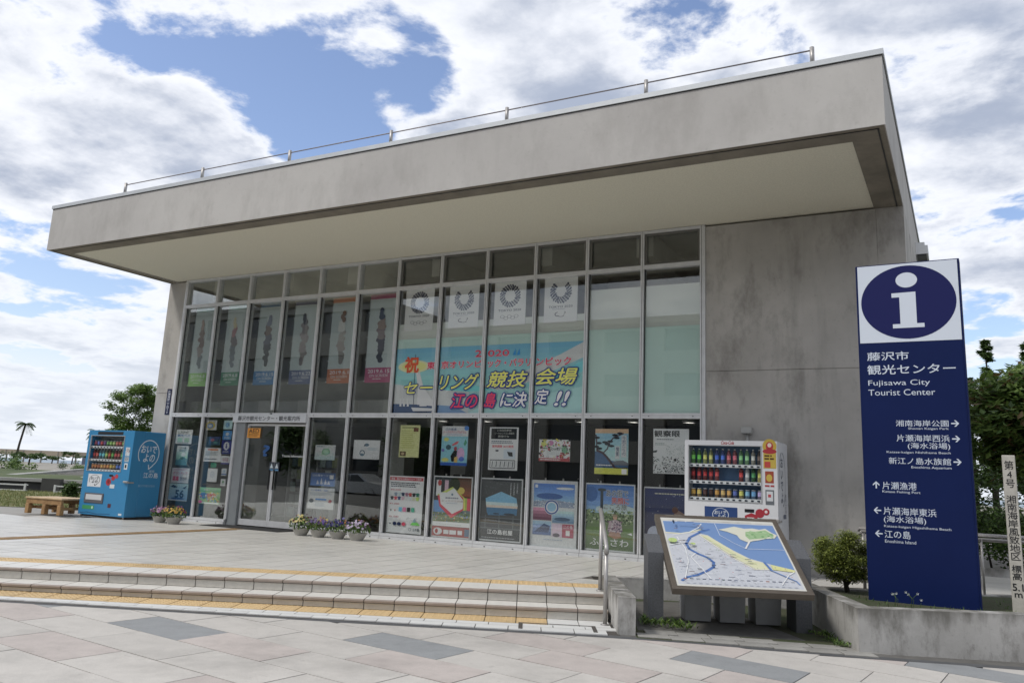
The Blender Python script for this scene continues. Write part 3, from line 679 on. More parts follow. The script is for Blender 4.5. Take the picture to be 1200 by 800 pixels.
# vents on the right side wall, roof rail
for i, z in enumerate((5.62, 5.18)):
    v = MB()
    for k in range(6): a0 = k * PI / 10; a1 = (k + 1) * PI / 10
    v.box(XR, 3.6, z - .10, XR + .20, 4.15, z + .06).box(XR, 3.6, z + .06, XR + .15, 4.15, z + .12).box(XR + .02, 3.62, z - .13, XR + .17, 4.13, z - .101, 1)
    part('vent_hood', v, [WHITE, BLACK], B)
rl = part('roof_rail', MB().tube([(-10.58, -2.9, 6.455), (2.19, -2.9, 6.455)], .0095, 6), mat('rail_dark_steel', (.22, .2, .2), .5, .5), B)
for x in (-10.58, -8.44, -6.32, -4.18, -2.08, .06, 2.19):
    part('rail_post', MB().tube([(x, -2.9, ZT), (x, -2.9, 6.495)], .028, 10).tube([(x - .01, -2.86, 6.33), (x, -2.72, ZT)], .012, 6), STEEL, rl)
# wall lamp and plaque
l = part('wall_camera', MB().cbox(.61, -.12, 1.98, .77, -.001, 2.08, .012), mat('lamp_grey', (.4, .4, .38), .6), None, label='small grey junction box on the concrete wall above the white vending machine', cat='junction box')
l.name = 'junction_box'; part('pipe', MB().tube([(.69, -.03, 1.5), (.69, -.03, 1.98)], .022, 8), mat('lamp_grey', (.4, .4, .38)), l)
s = Sheet(-12.255, 2.26, .135, .56, y=-.008)
s.t('片瀬海岸二丁目20', .2, .04, .8, .96, 'c9cdd8', .01, vertical=True)
l = part('address_plate', MB().box(-12.26, -.007, 2.25, -12.115, -.0005, 2.83), P('1b2447'), None, label='narrow navy plate with vertical white characters on the left pillar', cat='wall plate'); s.build('lettering', l)

# ------------------------------------------------------------------ posters and banners in the windows
def poster(x0, z0, x1, z1, label, draw, cat='poster', bg='e4e8ea', y=.058, frame=None, group=None, name='poster', gain=1.6):
    t = thing(name, label, cat, ((x0 + x1) / 2, y, z0), group=group); w, h = x1 - x0, z1 - z0
    s = Sheet(-w / 2, 0, w, h, y=0.0, gain=gain); s.r(0, 0, 1, 1, bg); s.n = 2; draw(s)
    if frame:
        f = .022
        part('poster_frame', MB().box(-w / 2 - f, -.012, -f, -w / 2, .012, h + f).box(w / 2, -.012, -f, w / 2 + f, .012, h + f).box(-w / 2, -.012, -f, w / 2, .012, 0).box(-w / 2, -.012, h, w / 2, .012, h + f), ALU, t)
        for q in (-.2, .2): part('clip', MB().cbox(w * q - .012, -.014, h + f, w * q + .012, .008, h + f + .04, .004), STEEL, t)
        part('latch', MB().cbox(-w / 2 - f - .03, -.016, .12, -w / 2 - f + .02, -.0125, .19, .0015), mat('latch_cream', (.6, .6, .48), .5), t)
    part('backing', MB().box(-w / 2, .001, 0, w / 2, .004, h), P('b8bcbe'), t)
    s.build('print', t); return t
def d1(s): s.t('しおかぜ', .12, .72, .75, .9, '2b3a3a', .01).t('観光バス', .1, .5, .85, .68, '2e4c78', .02).r(.12, .12, .42, .42, '8fb0a0').r(.55, .12, .85, .42, '93a88a').lines(.12, .03, .85, .1, 1, '586068')
poster(-11.87, 1.62, -11.36, 1.93, 'cream notice with two small pictures, topmost on the leftmost window', d1, bg='d6dccb')
def d2(s): s.grad(0, 0, 1, 1, '6fa394', 'bcd4c4', 6).poly([(0, .0), (1, 0), (1, .3), (.6, .45), (.2, .25), (0, .3)], '4d7d86').t('江の島', .2, .82, .8, .93, '20343a', .02).e(.62, .55, .2, .1, 'dfe8dc').lines(.2, .68, .85, .78, 2, '3c5a5c').e(.55, .35, .15, .07, '2f5748')
poster(-11.79, 1.16, -11.42, 1.58, 'narrow teal green leaflet on the leftmost window below the cream notice', d2, bg='9cc4b4')
def d3(s): s.lines(.1, .82, .9, .94, 2, 'a8748c').t('ボランティア', .1, .55, .9, .75, 'b0466e', .015).t('募集', .1, .12, .45, .45, 'c03a66', .03).t('受付中', .52, .15, .88, .42, '4d4a58', .01)
poster(-11.87, .78, -11.31, 1.10, 'pale pink recruiting poster with red characters on the leftmost window', d3, bg='dcc8d4')
def d4(s): s.grad(0, .06, 1, 1, '7fa0cc', '9fb8dc', 5).t('56', .35, .2, .8, .62, '1f2c4a', .05).poly([(.05, .8), (.2, .92), (.45, .8), (.3, .74)], '22304a').poly([(.7, .75), (.95, .92), (.85, .7)], '22304a').e(.5, .14, .35, .06, '304a7c')
poster(-11.88, .40, -11.29, .765, 'blue poster with a large dark number 56, lowest on the leftmost window', d4, bg='c8d2e4')
def d5(s): s.e(.5, .45, .38, .4, 'd6a52e').e(.5, .42, .25, .28, '5a7cae').e(.5, .42, .14, .15, 'b8c8d8').t('ようこそ', .14, .72, .86, .93, '8a5a18', .02)
poster(-11.03, 1.93, -10.64, 2.14, 'square cream sticker with round yellow and blue badge, topmost in the second window', d5, bg='e0dcc0', cat='sticker')
def d6(s): s.grad(0, 0, 1, 1, '2c4a5c', '33406c', 5).poly([(.45, .2), (.9, .5), (.95, .8), (.7, .4)], '10161c').e(.3, .6, .18, .16, 'a05a6a').e(.6, .3, .2, .1, '4c8a80')
poster(-10.82, 1.61, -10.48, 1.79, 'small dark blue picture card with a black silhouette in the second window', d6, bg='2c4a5c')
def d7(s): s.r(.2, .82, .8, .93, 'c06a3c').lines(.1, .42, .85, .74, 4, '7c868c', 3).lines(.05, .1, .92, .22, 1, '39434c', 5)
poster(-10.93, 1.26, -10.40, 1.55, 'wide white notice with orange heading in the second window', d7, bg='d8dad6')
poster(-10.68, 1.14, -10.51, 1.24, 'small plain green card between two white notices in the second window', lambda s: s.r(.1, .2, .9, .8, '2e8868'), bg='2a7c60')
poster(-10.75, .84, -10.46, 1.12, 'upright white card with a faint grey sketch in the second window', lambda s: s.ring(.5, .55, .2, .22, .2, '8c9aac').line([(.4, .4), (.6, .7)], .008, '8c9aac').line([(.35, .6), (.62, .5)], .006, '8c9aac'), bg='dde2e8')
def d10(s): s.grad(0, .72, 1, 1, '5ba06c', '7cb888', 3).e(.25, .5, .28, .18, '3f6ca4').e(.62, .48, .22, .2, 'c27c48').e(.6, .5, .12, .12, 'b03a3c').e(.85, .35, .14, .16, '74a050').specks(.02, .15, .98, .7, 60, .02, ['d8c24a', 'c04848', '3c7cb0', 'f0f0e8', '4c9048'], 4).e(.1, .12, .09, .1, 'c8407c').r(.2, .03, .95, .1, 'e8ece4').t('湘南マップ', .2, .8, .8, .93, 'e8f0e0', .01)
poster(-10.94, .38, -10.30, .72, 'colourful green picture map, lowest in the second window', d10, bg='8cb07c')
stk = [((-10.43, 1.95, -10.17, 2.14), '9cc0dc', lambda s: s.e(.45, .5, .25, .3, '6c9cc8').t('i', .55, .4, .62, .7, '24507c'), 'pale blue sticker, topmost of the column beside the door'),
       ((-10.42, 1.73, -10.16, 1.92), '2f7fb8', lambda s: s.e(.5, .62, .18, .2, 'c8e0f0').t('FREE', .2, .1, .8, .32, 'd8ecf8', .02), 'bright blue sticker second from the top beside the door'),
       ((-10.43, 1.43, -10.13, 1.72), '2b2f78', lambda s: s.e(.5, .58, .28, .3, 'e0e2ec').t('i', .44, .42, .56, .76, '2b2f78', .05).lines(.2, .08, .8, .2, 1, 'c8ccdc'), 'indigo sticker with a white round letter i beside the door'),
       ((-10.39, 1.22, -10.14, 1.39), 'dcdce0', lambda s: s.r(0, 0, 1, .18, '4a4488').t('免税店', .15, .3, .85, .8, '8c4a5c', .01), 'white sticker with a purple foot in the column beside the door'),
       ((-10.34, .98, -10.19, 1.13), 'b8c4d0', lambda s: s.r(0, .1, 1, .3, '38588c').e(.5, .6, .25, .22, '94a8bc'), 'small grey sticker, second from the bottom beside the door'),
       ((-10.33, .77, -10.19, .91), 'ccd4cc', lambda s: s.e(.5, .6, .25, .2, '6c8c70').lines(.2, .1, .8, .3, 2, '64706c'), 'small pale green sticker at the bottom of the column beside the door')]
for (a, b, c, d), bgc, fn, lb in stk: poster(a, b, c, d, lb, fn, cat='sticker', bg=bgc, group='stickers in a column beside the door')
def dm5(s): s.grad(0, 0, 1, 1, 'a8c8d4', 'c4dcdc', 4).poly([(.3, .35), (.45, .75), (.7, .8), (.75, .5), (.55, .3)], '9cc0a0').ring(.55, .55, .2, .22, .2, '6ca080').lines(.08, .82, .4, .92, 1, '54707c').specks(.1, .1, .9, .5, 25, .008, ['8cb0b8', '6c9ca4'], 3)
poster(-7.81, 1.38, -7.30, 1.67, 'pale blue green island map sheet on the window right of the doors', dm5, bg='b8d4dc')
def db5(s): s.grad(0, 0, 1, 1, '4a74b0', '24487c', 6).t('江の島セーリング', .06, .72, .94, .88, 'dce4f0', .015)
def db5b(s):
    db5(s)
    for x, h in ((.3, .35), (.45, .5), (.62, .42), (.75, .3)): s.poly([(x - .05, .12), (x, .12 + h), (x + .06, .14)], 'e4ecf4')
    s.r(.78, .55, .93, .85, 'd4dce8')
poster(-7.86, .88, -7.24, 1.13, 'blue poster with white sails above a white notice right of the doors', db5b, bg='24487c')
def dw5(s): s.t('江の島関係・協定', .1, .84, .75, .93, '3c6cb0', .015).lines(.08, .62, .92, .78, 3, '7c8894', 8).r(.3, .42, .72, .5, '3078bc').e(.15, .38, .09, .1, '38424c').poly([(.78, .35), (.85, .48), (.95, .42), (.88, .3)], 'a02c38').lines(.3, .1, .7, .3, 3, '8c98a4', 9)
poster(-7.89, .44, -7.23, .84, 'white notice with small blue bar and red mark, lowest right of the doors', dw5, bg='d4dee8')
def dw6(s): s.e(.5, .75, .09, .08, '4c6474').poly([(.38, .68), (.46, .68), (.43, .78)], '24303c').ring(.35, .32, .10, .16, .3, '3c5464').r(.3, .18, .4, .3, '5c7484').lines(.55, .45, .9, .6, 2, 'a4b4c0', 3).t('トイレ', .76, .05, .95, .12, '24303c', .01)
poster(-6.85, 1.42, -6.22, 1.78, 'pale blue white sheet with small pictograms alone on its window', dw6, bg='cddde6')
def dy7(s): s.lines(.1, .88, .85, .94, 1, '6a703c', 1).lines(.08, .25, .8, .84, 9, 'a4a656', 2, .6).r(.68, .8, .92, .92, '6a4030').r(.06, .04, .36, .18, '54402c').e(.2, .11, .08, .05, 'a08c6c')
poster(-5.77, 1.48, -5.32, 2.07, 'yellow typed notice with two small brown photographs', dy7, bg='d8dc7c')
def ds8(s):
    s.r(0, .07, 1, .74, '76aed0').r(0, 0, 1, .075, '1c50a0').e(.93, .95, .09, .06, '3c74b8')
    s.t('江の島島', .12, .89, .55, .95, '34507c', .01).t('ハーフマラソンプログラム', .06, .82, .92, .88, 'c03c5c', .015).lines(.2, .77, .8, .79, 1, '5c7cb0', 1)
    s.e(.18, .66, .1, .05, 'e0d45c').poly([(.4, .52), (.55, .6), (.68, .62), (.6, .54), (.45, .5)], 'c8444c').poly([(.85, .55), (.92, .68), (.97, .58), (.9, .5)], '2c8860')
    s.e(.28, .46, .1, .065, '34505c').e(.55, .43, .06, .05, '9c3440').poly([(.38, .24), (.5, .38), (.62, .38), (.6, .2), (.5, .1), (.42, .1)], '14181e').poly([(.52, .2), (.65, .24), (.64, .08), (.52, .08)], 'd89c4c').e(.76, .3, .14, .16, 'dc90b4').e(.8, .17, .1, .06, '4468b8').e(.08, .38, .06, .04, '6c64a8').e(.18, .14, .14, .05, 'c0b860')
poster(-4.83, 1.36, -4.27, 2.06, 'light blue poster with cartoon sea creatures and a red heading', ds8, bg='dce4ec')
def dn9(s):
    s.r(.06, .72, .94, .97, '15171a'); s.t('江の島岩屋営業時間', .25, .9, .75, .95, 'a8a8a0').t('シーキャンドル入場案内', .18, .83, .85, .88, 'a8a8a0').t('展望灯台', .3, .76, .68, .81, 'a8a8a0')
    s.lines(.08, .6, .92, .68, 2, '5c6470', 5).t('販売期間 10/15発売', .12, .52, .85, .58, 'c0404c', .02).r(.08, .27, .46, .49, 'b8c0c8').r(.52, .27, .92, .49, 'a8b0b8').r(.24, .43, .34, .47, '20242a').r(.22, .3, .36, .42, 'd4dae0').poly([(.64, .43), (.7, .33), (.84, .32), (.82, .42)], '16181c')
    s.r(.06, .04, .92, .24, '20242c').r(.075, .055, .905, .225, 'c4ccd8')
    for i in range(6): s.line([(.14 + i * .14, .08), (.16 + i * .14, .2)], .012, '2c343c')
poster(-3.83, 1.31, -3.25, 2.05, 'white notice with a black heading block and boxed product pictures', dn9, bg='d4dae0')
def df10(s): s.specks(0, .18, 1, 1, 160, .02, ['e8b030', 'c06890', '24282c', '3c4438', 'e0dcd0', 'a83c4c', '5c8c5c'], 11).e(.16, .8, .1, .14, 'e0cc50').e(.38, .84, .09, .12, 'b06c98').e(.78, .5, .12, .16, '6c9c80').poly([(.25, .3), (.75, .26), (.72, .68), (.28, .7)], 'b4d4d4').t('Flower', .3, .5, .72, .66, '2c3c34', .0, .3).r(0, 0, 1, .14, 'a02c34').lines(.05, .03, .9, .1, 1, 'e4c8c4', 2, .2).specks(.7, .1, 1, .4, 20, .02, ['b03c48', '8c2c3c'], 4)
poster(-2.84, 1.49, -2.26, 1.85, 'small landscape flower fair poster with red foot over a dark interior', df10, bg='d8d8cc')
def dp11(s):
    s.r(0, .9, 1, 1, 'd89a78').grad(0, .14, 1, .9, 'a4c8e4', '7ca8d0', 6).poly([(0, .14), (1, .14), (1, .25), (.5, .3), (.3, .46), (0, .5)], '3c5c80').poly([(.5, .24), (.65, .3), (.85, .31), (1, .26), (1, .2), (.55, .2)], '5c6068')
    for l, w in (([(.06, .52), (.25, .46), (.38, .36), (.5, .25), (.6, .15)], .035), ([(.25, .46), (.38, .56), (.42, .68), (.55, .8), (.85, .9)], .02), ([(.06, .52), (.05, .7), (.02, .86)], .022), ([(.42, .68), (.3, .72)], .012), ([(.6, .15), (.8, .13), (.98, .15)], .02)): s.line(l, w, '48343c')
    for x, z in ((.06, .8), (.12, .68), (.04, .6), (.3, .7), (.38, .66), (.46, .72), (.5, .62), (.6, .86), (.75, .9), (.14, .56), (.66, .8)): s.e(x, z, .09, .028, '181e28', 8)
    s.r(.8, .38, .95, .86, 'ccdcec').r(.62, .34, .75, .62, 'c4d4e4').t('今君たちの', .82, .42, .93, .84, '385070', .0, vertical=True).t('情景', .64, .4, .73, .6, '2c4464', .01, vertical=True).r(0, 0, 1, .135, 'dcbc3c').r(.82, .01, .97, .12, 'd8dcd4').lines(.05, .16, .55, .21, 1, 'dce4ec')
poster(-1.81, 1.31, -1.23, 2.04, 'blue poster of a leaning pine tree with yellow foot', dp11, bg='8cb4d8')
def dk12(s): s.t('観察眼', .03, .82, .75, .96, '14171a', .025).lines(.1, .74, .6, .77, 1, '3c4448').specks(.0, .02, 1, .38, 260, .009, ['1c2226', '5c6a68', '2c3438'], 5).specks(.35, .38, .98, .66, 160, .005, ['6c7c78', '8c9a96'], 6).poly([(0, .5), (.12, .52), (.1, .47), (0, .46)], '343c3c').e(.62, .31, .04, .03, '14171a').lines(.05, .62, .4, .68, 2, '8c9894', 2)
poster(-.81, 1.35, -.23, 2.05, 'white poster covered in fine black speckles with bold black characters', dk12, bg='d0dcd6')
def F7(s):
    s.r(.02, .92, .98, .975, 'b4283c').t('購買・藤沢お土産品がひかりで完売！', .06, .93, .94, .965, 'ecd4d4', .02)
    s.lines(.06, .79, .95, .885, 3, '39424c', 3).t('¥3,500', .06, .735, .36, .765, 'b03c4c', .02).t('¥1,500', .06, .49, .34, .52, 'b03c4c', .02).t('¥1,500', .06, .265, .34, .295, 'b03c4c', .02)
    cs = ['d4dce0', '788898', 'a8b8cc', '243854', '8c5c74', 'b04038', '1c2024', '1f6c58', '28303c', 'c03c4c', '20386c', 'd898a4', 'c4ccd8', 'b0c4d8', 'd8e09c', 'a4bc50']
    def tee(x, z, c, k=.036): s.poly([(x - k, z), (x + k, z), (x + k, z + .04), (x + k * 1.6, z + .03), (x + k * 1.6, z + .045), (x + k * .6, z + .06), (x - k * .6, z + .06), (x - k * 1.6, z + .045), (x - k * 1.6, z + .03), (x - k, z + .04)], c)
    for i in range(8): tee(.12 + i * .105, .645, cs[i]); tee(.12 + i * .105, .575, cs[8 + i])
    for i, c in enumerate(('2c3a48', 'b04c5c', '58a4cc', 'd0688c', '1c2024', '3c9c80')): s.r(.1 + i * .12, .375, .1 + i * .12 + (.03 if i < 2 else .09), .375 + (.03 if i < 2 else .075), c)
    for i, c in enumerate(('2c4454', '1c2848', '1c2848', 'c03c58')): s.e(.12 + i * .13, .16, .02 if i == 0 else .055, .012 if i == 0 else .033, c)
    s.poly([(.7, .15), (.98, .15), (.9, .2), (.82, .21), (.74, .19)], '6cb858').poly([(.76, .2), (.86, .2), (.81, .27)], '7c94a0').t('江の島', .78, .05, .96, .1, '34404c', .02).ring(.7, .075, .04, .025, .2, '34404c')
poster(-5.94, .12, -5.16, 1.14, 'white price list with rows of small coloured shirts standing against the window', F7, bg='dde3ea')
def F8(s):
    s.r(0, .17, .5, .6, '5c88b8').r(0, .6, .6, 1, '34383c').grad(.5, .55, 1, 1, 'a04c24', '4c3428', 8).e(.72, .78, .1, .06, 'e8a840').r(.5, .55, 1, .68, '3c3028').r(.5, .55, .9, .57, '54606c')
    s.r(.05, .68, .18, .95, 'c8ccc4').r(.28, .74, .38, .95, 'c49cac').e(.14, .9, .05, .05, 'a83838').e(.55, .88, .14, .12, '28301c')
    s.r(0, .24, 1, .4, '5c6c4c').specks(0, .23, 1, .42, 120, .012, ['8c9858', '3c4c30', '4c6cac', 'c8b878', '6c7888', '9c5c4c'], 8)
    s.r(.84, .45, .9, .66, '94a838').r(.9, .45, 1, .66, 'c43c4c').r(.8, .45, .85, .66, 'dcc048')
    s.poly([(.1, .7), (.16, .52), (.5, .34), (.8, .48), (.84, .66), (.5, .84)], 'b0c44c').poly([(.1, .68), (.17, .5), (.5, .31), (.82, .46), (.8, .66), (.55, .8)], 'c4384c').poly([(.14, .74), (.2, .54), (.52, .38), (.8, .48), (.8, .62), (.54, .82), (.34, .74)], 'e6eaec')
    s.e(.5, .71, .03, .02, '5c7484').lines(.32, .62, .68, .66, 1, '6c6c78').t('よってけ江の島', .22, .585, .8, .615, '8c5c4c').lines(.36, .54, .66, .57, 1, '9ca0a8').r(0, .17, 1, .245, 'dcdfe0').lines(.1, .195, .8, .205, 1, '7c8488').r(0, 0, 1, .165, '94403c').e(.16, .08, .12, .06, 'dcc8bc').e(.13, .08, .04, .04, '94403c')
    for x0, x1 in ((.32, .46), (.48, .66), (.7, .82)): s.r(x0, .04, x1, .11, 'e4d8c8')
    s.r(.88, .02, 1, .14, '5c6c7c')
poster(-4.92, .13, -4.14, 1.15, 'framed collage poster with white star shape, sunset and red brown foot', F8, frame=1, bg='5c6c70')
def F9(s):
    s.r(0, 0, 1, 1, '3c3e40'); s.specks(.08, .74, .66, .95, 90, .006, ['54585a', '606466', '484c4e'], 3)
    pg = [(.14, .55), (.12, .68), (.5, .8), (.88, .7), (.92, .6), (.9, .42), (.3, .42)]
    s.poly([(.12, .68), (.5, .8), (.88, .7), (.9, .62), (.13, .62)], '6ca0d0').poly([(.13, .62), (.9, .62), (.915, .57), (.14, .57)], 'a8b8cc').poly([(.14, .57), (.915, .57), (.91, .53), (.15, .53)], 'd8a898').poly([(.15, .53), (.91, .53), (.9, .42), (.2, .4), (.16, .46)], '34688c').e(.72, .43, .14, .018, '24303c').e(.4, .43, .08, .012, '24303c')
    s.r(0, .0, 1, .36, '2e3236')
    for z in (.36, .27, .19): s.line([(0, z), (1, z)], .016, '50565a')
    for x in (.14, .48, .82): s.line([(x, .18), (x, .4)], .022, '4c5256')
    for i, x in enumerate((.72, .8, .88)): s.t('江の島の景色', x, .72 + .03 * i, x + .035, .95, 'b4b8b8', vertical=True)
    s.t('江の島岩屋', .2, .09, .82, .17, 'ccd2d4', .02).lines(.06, .02, .9, .04, 1, '8c9094')
poster(-3.94, .14, -3.14, 1.15, 'framed dark poster with a sea sunset seen through a cave mouth', F9, frame=1, bg='3c3e40')
def F10(s):
    s.grad(.04, .6, .96, .97, '8cb0d8', '3c6cb0', 8).e(.4, .77, .3, .05, '2c5490').poly([(.04, .6), (.96, .6), (.96, .68), (.5, .72), (.04, .68)], '8490a4').specks(.04, .6, .96, .7, 120, .01, ['b8bcc4', '6c7484', '9ca0ac'], 3).e(.75, .9, .2, .02, 'c4d8ec').r(.07, .9, .13, .95, 'dce4e8')
    s.grad(.04, .39, .46, .585, '5c2c44', 'b87c94', 4).grad(.48, .36, .96, .585, '5c7c98', 'b0d0e4', 6).e(.7, .42, .18, .03, '34506c').grad(.04, .16, .46, .375, '4c6490', '8ca8cc', 4).poly([(.08, .2), (.3, .34), (.44, .3), (.4, .2)], '34486c').r(.48, .14, .7, .345, 'dca4b4').e(.58, .17, .08, .03, '4c4450').r(.71, .14, .96, .345, '9c3854').t('江の島', .73, .28, .94, .33, 'e4ccd4', .01).r(.79, .17, .88, .25, 'd8ccd0')
    s.e(.46, .6, .165, .12, 'e4eaf0').ring(.46, .6, .155, .112, .2, '34508c').e(.46, .6, .1, .07, '7ca4d0').lines(.3, .08, .75, .1, 1, '8c98a8')
poster(-2.94, .12, -2.12, 1.15, 'framed poster of blue and pink photographs with round emblem in the middle', F10, frame=1, bg='d4dde6')
def F11(s):
    s.grad(0, .5, 1, 1, '84a4cc', '3c6cac', 6).e(.1, .85, .14, .12, '2c5c98').e(.62, .62, .42, .08, 'a8b8c4').r(0, .3, 1, .56, '5c7048').specks(0, .4, 1, .6, 200, .02, ['3c5030', '6c8450', '8c9c70', '2c3c28', 'a4ac90'], 4).grad(0, 0, 1, .34, '3c5428', '5c7a3c', 5).r(.3, .55, .36, .93, '2c3840').e(.33, .92, .09, .025, '2c3840')
    s.t('あの街で', .42, .82, .88, .93, 'e0e4e0', .05).t('あの街で', .42, .82, .88, .93, '3c4c5c', .01).t('笑顔に', .54, .71, .9, .81, 'ecdcd4', .05).t('笑顔に', .54, .71, .9, .81, 'b4343c', .015).t('こころ旅', .38, .62, .86, .71, 'e0e4dc', .05).t('こころ旅', .38, .62, .86, .71, '4c5c54', .01)
    s.e(.62, .5, .045, .035, 'b08c74').e(.62, .53, .055, .02, '8c7c64').poly([(.46, .28), (.5, .44), (.62, .47), (.74, .44), (.78, .3), (.66, .24)], '9c8890').specks(.48, .27, .76, .44, 60, .014, ['6c4c60', 'c8b4b4', '54485c'], 5).poly([(.48, .22), (.52, .28), (.72, .28), (.76, .2), (.62, .17)], '8c6450').t('ふじさわ', .1, .06, .9, .17, 'e8ecdc', .015).poly([(.88, .26), (.98, .24), (.96, .28)], 'dcdcd0')
poster(-1.94, .13, -1.12, 1.14, 'framed green park poster with white hiragana along its foot behind the handrail', F11, frame=1, bg='5c7048')
def F12(s):
    s.grad(0, 0, 1, 1, '3c3440', '1f2b5c', 8).specks(.05, .3, .95, .95, 40, .006, ['c8ccdc', '8c98bc'], 3).poly([(.5, .35), (.56, .6), (.66, .68), (.8, .62), (.95, .74), (.86, .55), (.8, .35)], '7c6458').e(.6, .68, .06, .05, '54342c').e(.2, .3, .14, .12, 'a0a4b4').lines(.2, .9, .9, .93, 1, 'c4b89c')
poster(-.94, .13, -.12, 1.12, 'framed night blue poster half hidden by the map board and white machine', F12, frame=1, bg='28304c')

# tall banners behind the upper windows: plain painterly stand-ins
def tall(x0, x1, z0, z1, head, foot, txt, lab, tint, seed):
    def dr(s):
        s.r(0, .945, 1, 1, head).r(0, 0, 1, .165, foot); s.t(txt, .1, .105, .9, .145, 'c8ccc4', .01).t('ON SCREEN', .16, .062, .84, .092, 'b8bcb4').lines(.3, .03, .7, .045, 1, 'b0b4ac', 2)
        s.lines(.86, .55, .9, .9, 12, 'a0a8a8', seed, .3)
        rr = random.Random(seed); s.n += 1                       # loose upright brush patch, no figure
        for k in range(16):
            z = .24 + .6 * k / 16; w = .06 + .10 * math.sin(PI * (k + 2) / 18) * (0.5 + rr.random() * .9); x = .5 + (rr.random() - .5) * .1
            s.e(x, z + .01, w, .034, tint[k * len(tint) // 16], 9)
    t = poster(x0, z0, x1, z1, lab, dr, cat='banner', bg='9aa5a5', y=.17, group='tall hanging banners behind the upper left windows', name='hanging_banner')
    w = x1 - x0; part('banner_rod', MB().tube([(-w / 2 - .03, .01, z1 - z0), (w / 2 + .03, .01, z1 - z0)], .012, 6), STEEL, t)
    for k in range(7): pass
    part('eyelets', MB().box(-w / 2 - .03, -.001, .02, -w / 2 - .005, .003, .04).box(-w / 2 - .03, -.001, .45, -w / 2 - .005, .003, .47).box(-w / 2 - .03, -.001, .9, -w / 2 - .005, .003, .92).box(-w / 2 - .03, -.001, 1.4, -w / 2 - .005, .003, 1.42), WHITE, t)
tall(-11.84, -11.27, 2.90, 4.70, '5c8c7c', '7cac5c', '2019.6.8', 'banner with grey green head and light green foot in the leftmost upper window', ['5c6468', '7c7470', '64504c', '6c5850', '8c7468'], 1)
tall(-10.81, -10.26, 2.90, 4.70, '649884', '3c7c5c', '2019.6.8', 'banner with teal head and dark green foot in the second upper window', ['5c646c', '545c64', '5c5458', '8c5c60', 'b0a47c'], 2)
tall(-9.83, -9.20, 2.90, 4.69, '24587c', '2c6c9c', '2019.6.15', 'banner with dark blue head and blue foot in the third upper window', ['2c3034', '343840', '4c4c5c', '5c4c44', '545c70'], 3)
tall(-8.81, -8.17, 2.90, 4.67, '3c405c', '4c587c', '2019.6.22', 'banner with slate head and purple blue foot in the fourth upper window', ['5c5454', '7c7474', '847c7c', '6c6464', '34343c'], 4)
tall(-7.78, -7.17, 2.90, 4.66, 'b0602c', 'ac5c28', '2019.6.1', 'banner with orange head and orange foot in the fifth upper window', ['6c6864', '847c78', '8c8884', 'b0b0ac', '74543c'], 5)
tall(-6.81, -6.15, 2.90, 4.67, '8c3058', '983c64', '2019.6.15', 'banner with magenta head and magenta foot in the sixth upper window', ['2c303c', '383848', '6c6064', '7c6c64', '343c50'], 6)

def games(x0, x1, z0, z1, para, lab):
    def dr(s):
        cx, cz, asp = .5, .68, s.w / s.h
        ink = '1c2440'
        for ring_, (r0, n) in enumerate(((.30, 24), (.245, 20), (.195, 16))):
            for k in range(n):
                a = 2 * PI * (k + .5 * (ring_ % 2)) / n
                if para and abs(((a - PI / 2 + PI) % (2 * PI)) - PI) < .75: continue
                q = .037 * (1 if k % 2 else .8); rr_ = r0 + (.05 * (1 - math.sin(a)) if para and ring_ == 2 else 0) * 0
                px, pz = cx + rr_ * math.cos(a), cz + rr_ * math.sin(a) * asp
                s.n = 4; c, d = math.cos(a + .8), math.sin(a + .8)
                s.poly([(px + q * (c * i - d * j), pz + asp * q * (d * i + c * j)) for i, j in ((-1, -.7), (1, -.7), (1, .7), (-1, .7))], ink); s.n = 4
        if para:
            for k in range(9):
                a = PI + PI * (k + .5) / 9
                for r0 in (.15,): s.n = 4; px, pz = cx + r0 * math.cos(a), cz + r0 * math.sin(a) * asp - .01; s.poly([(px - .02, pz - .015), (px + .02, pz - .015), (px + .02, pz + .01), (px - .02, pz + .01)], ink); s.n = 4
        s.t('TOKYO 2020', .14, .33, .86, .375, ink, .02)
        if para:
            s.lines(.26, .29, .76, .305, 1, '5c6478', 2)
            s.ring(.44, .19, .11, .05, .25, '34343c', 14, 100, 260).ring(.52, .17, .11, .04, .25, '34343c', 14, 190, 350).ring(.56, .22, .1, .04, .22, '34343c', 10, 300, 400)
        else:
            for i in range(5): s.ring(.28 + i * .11, .21 if i % 2 == 0 else .175, .068, .036, .16, '4c5058', 18)
        s.lines(.2, .955, .8, .965, 1, 'a0a8a4', 2)
    poster(x0, z0, x1, z1, lab, dr, cat='banner', bg='bccabf', y=.066, group='white games banners behind the upper windows', name='games_banner')
games(-5.86, -5.20, 3.86, 4.67, 0, 'white banner with full checkered ring, left of the two with rings')
games(-4.85, -4.20, 3.86, 4.67, 1, 'white banner with open checkered crescent, left of the two with crescents')
games(-3.87, -3.22, 3.86, 4.67, 0, 'white banner with full checkered ring, right of the two with rings')
games(-2.85, -2.21, 3.86, 4.68, 1, 'white banner with open checkered crescent, right of the two with crescents')

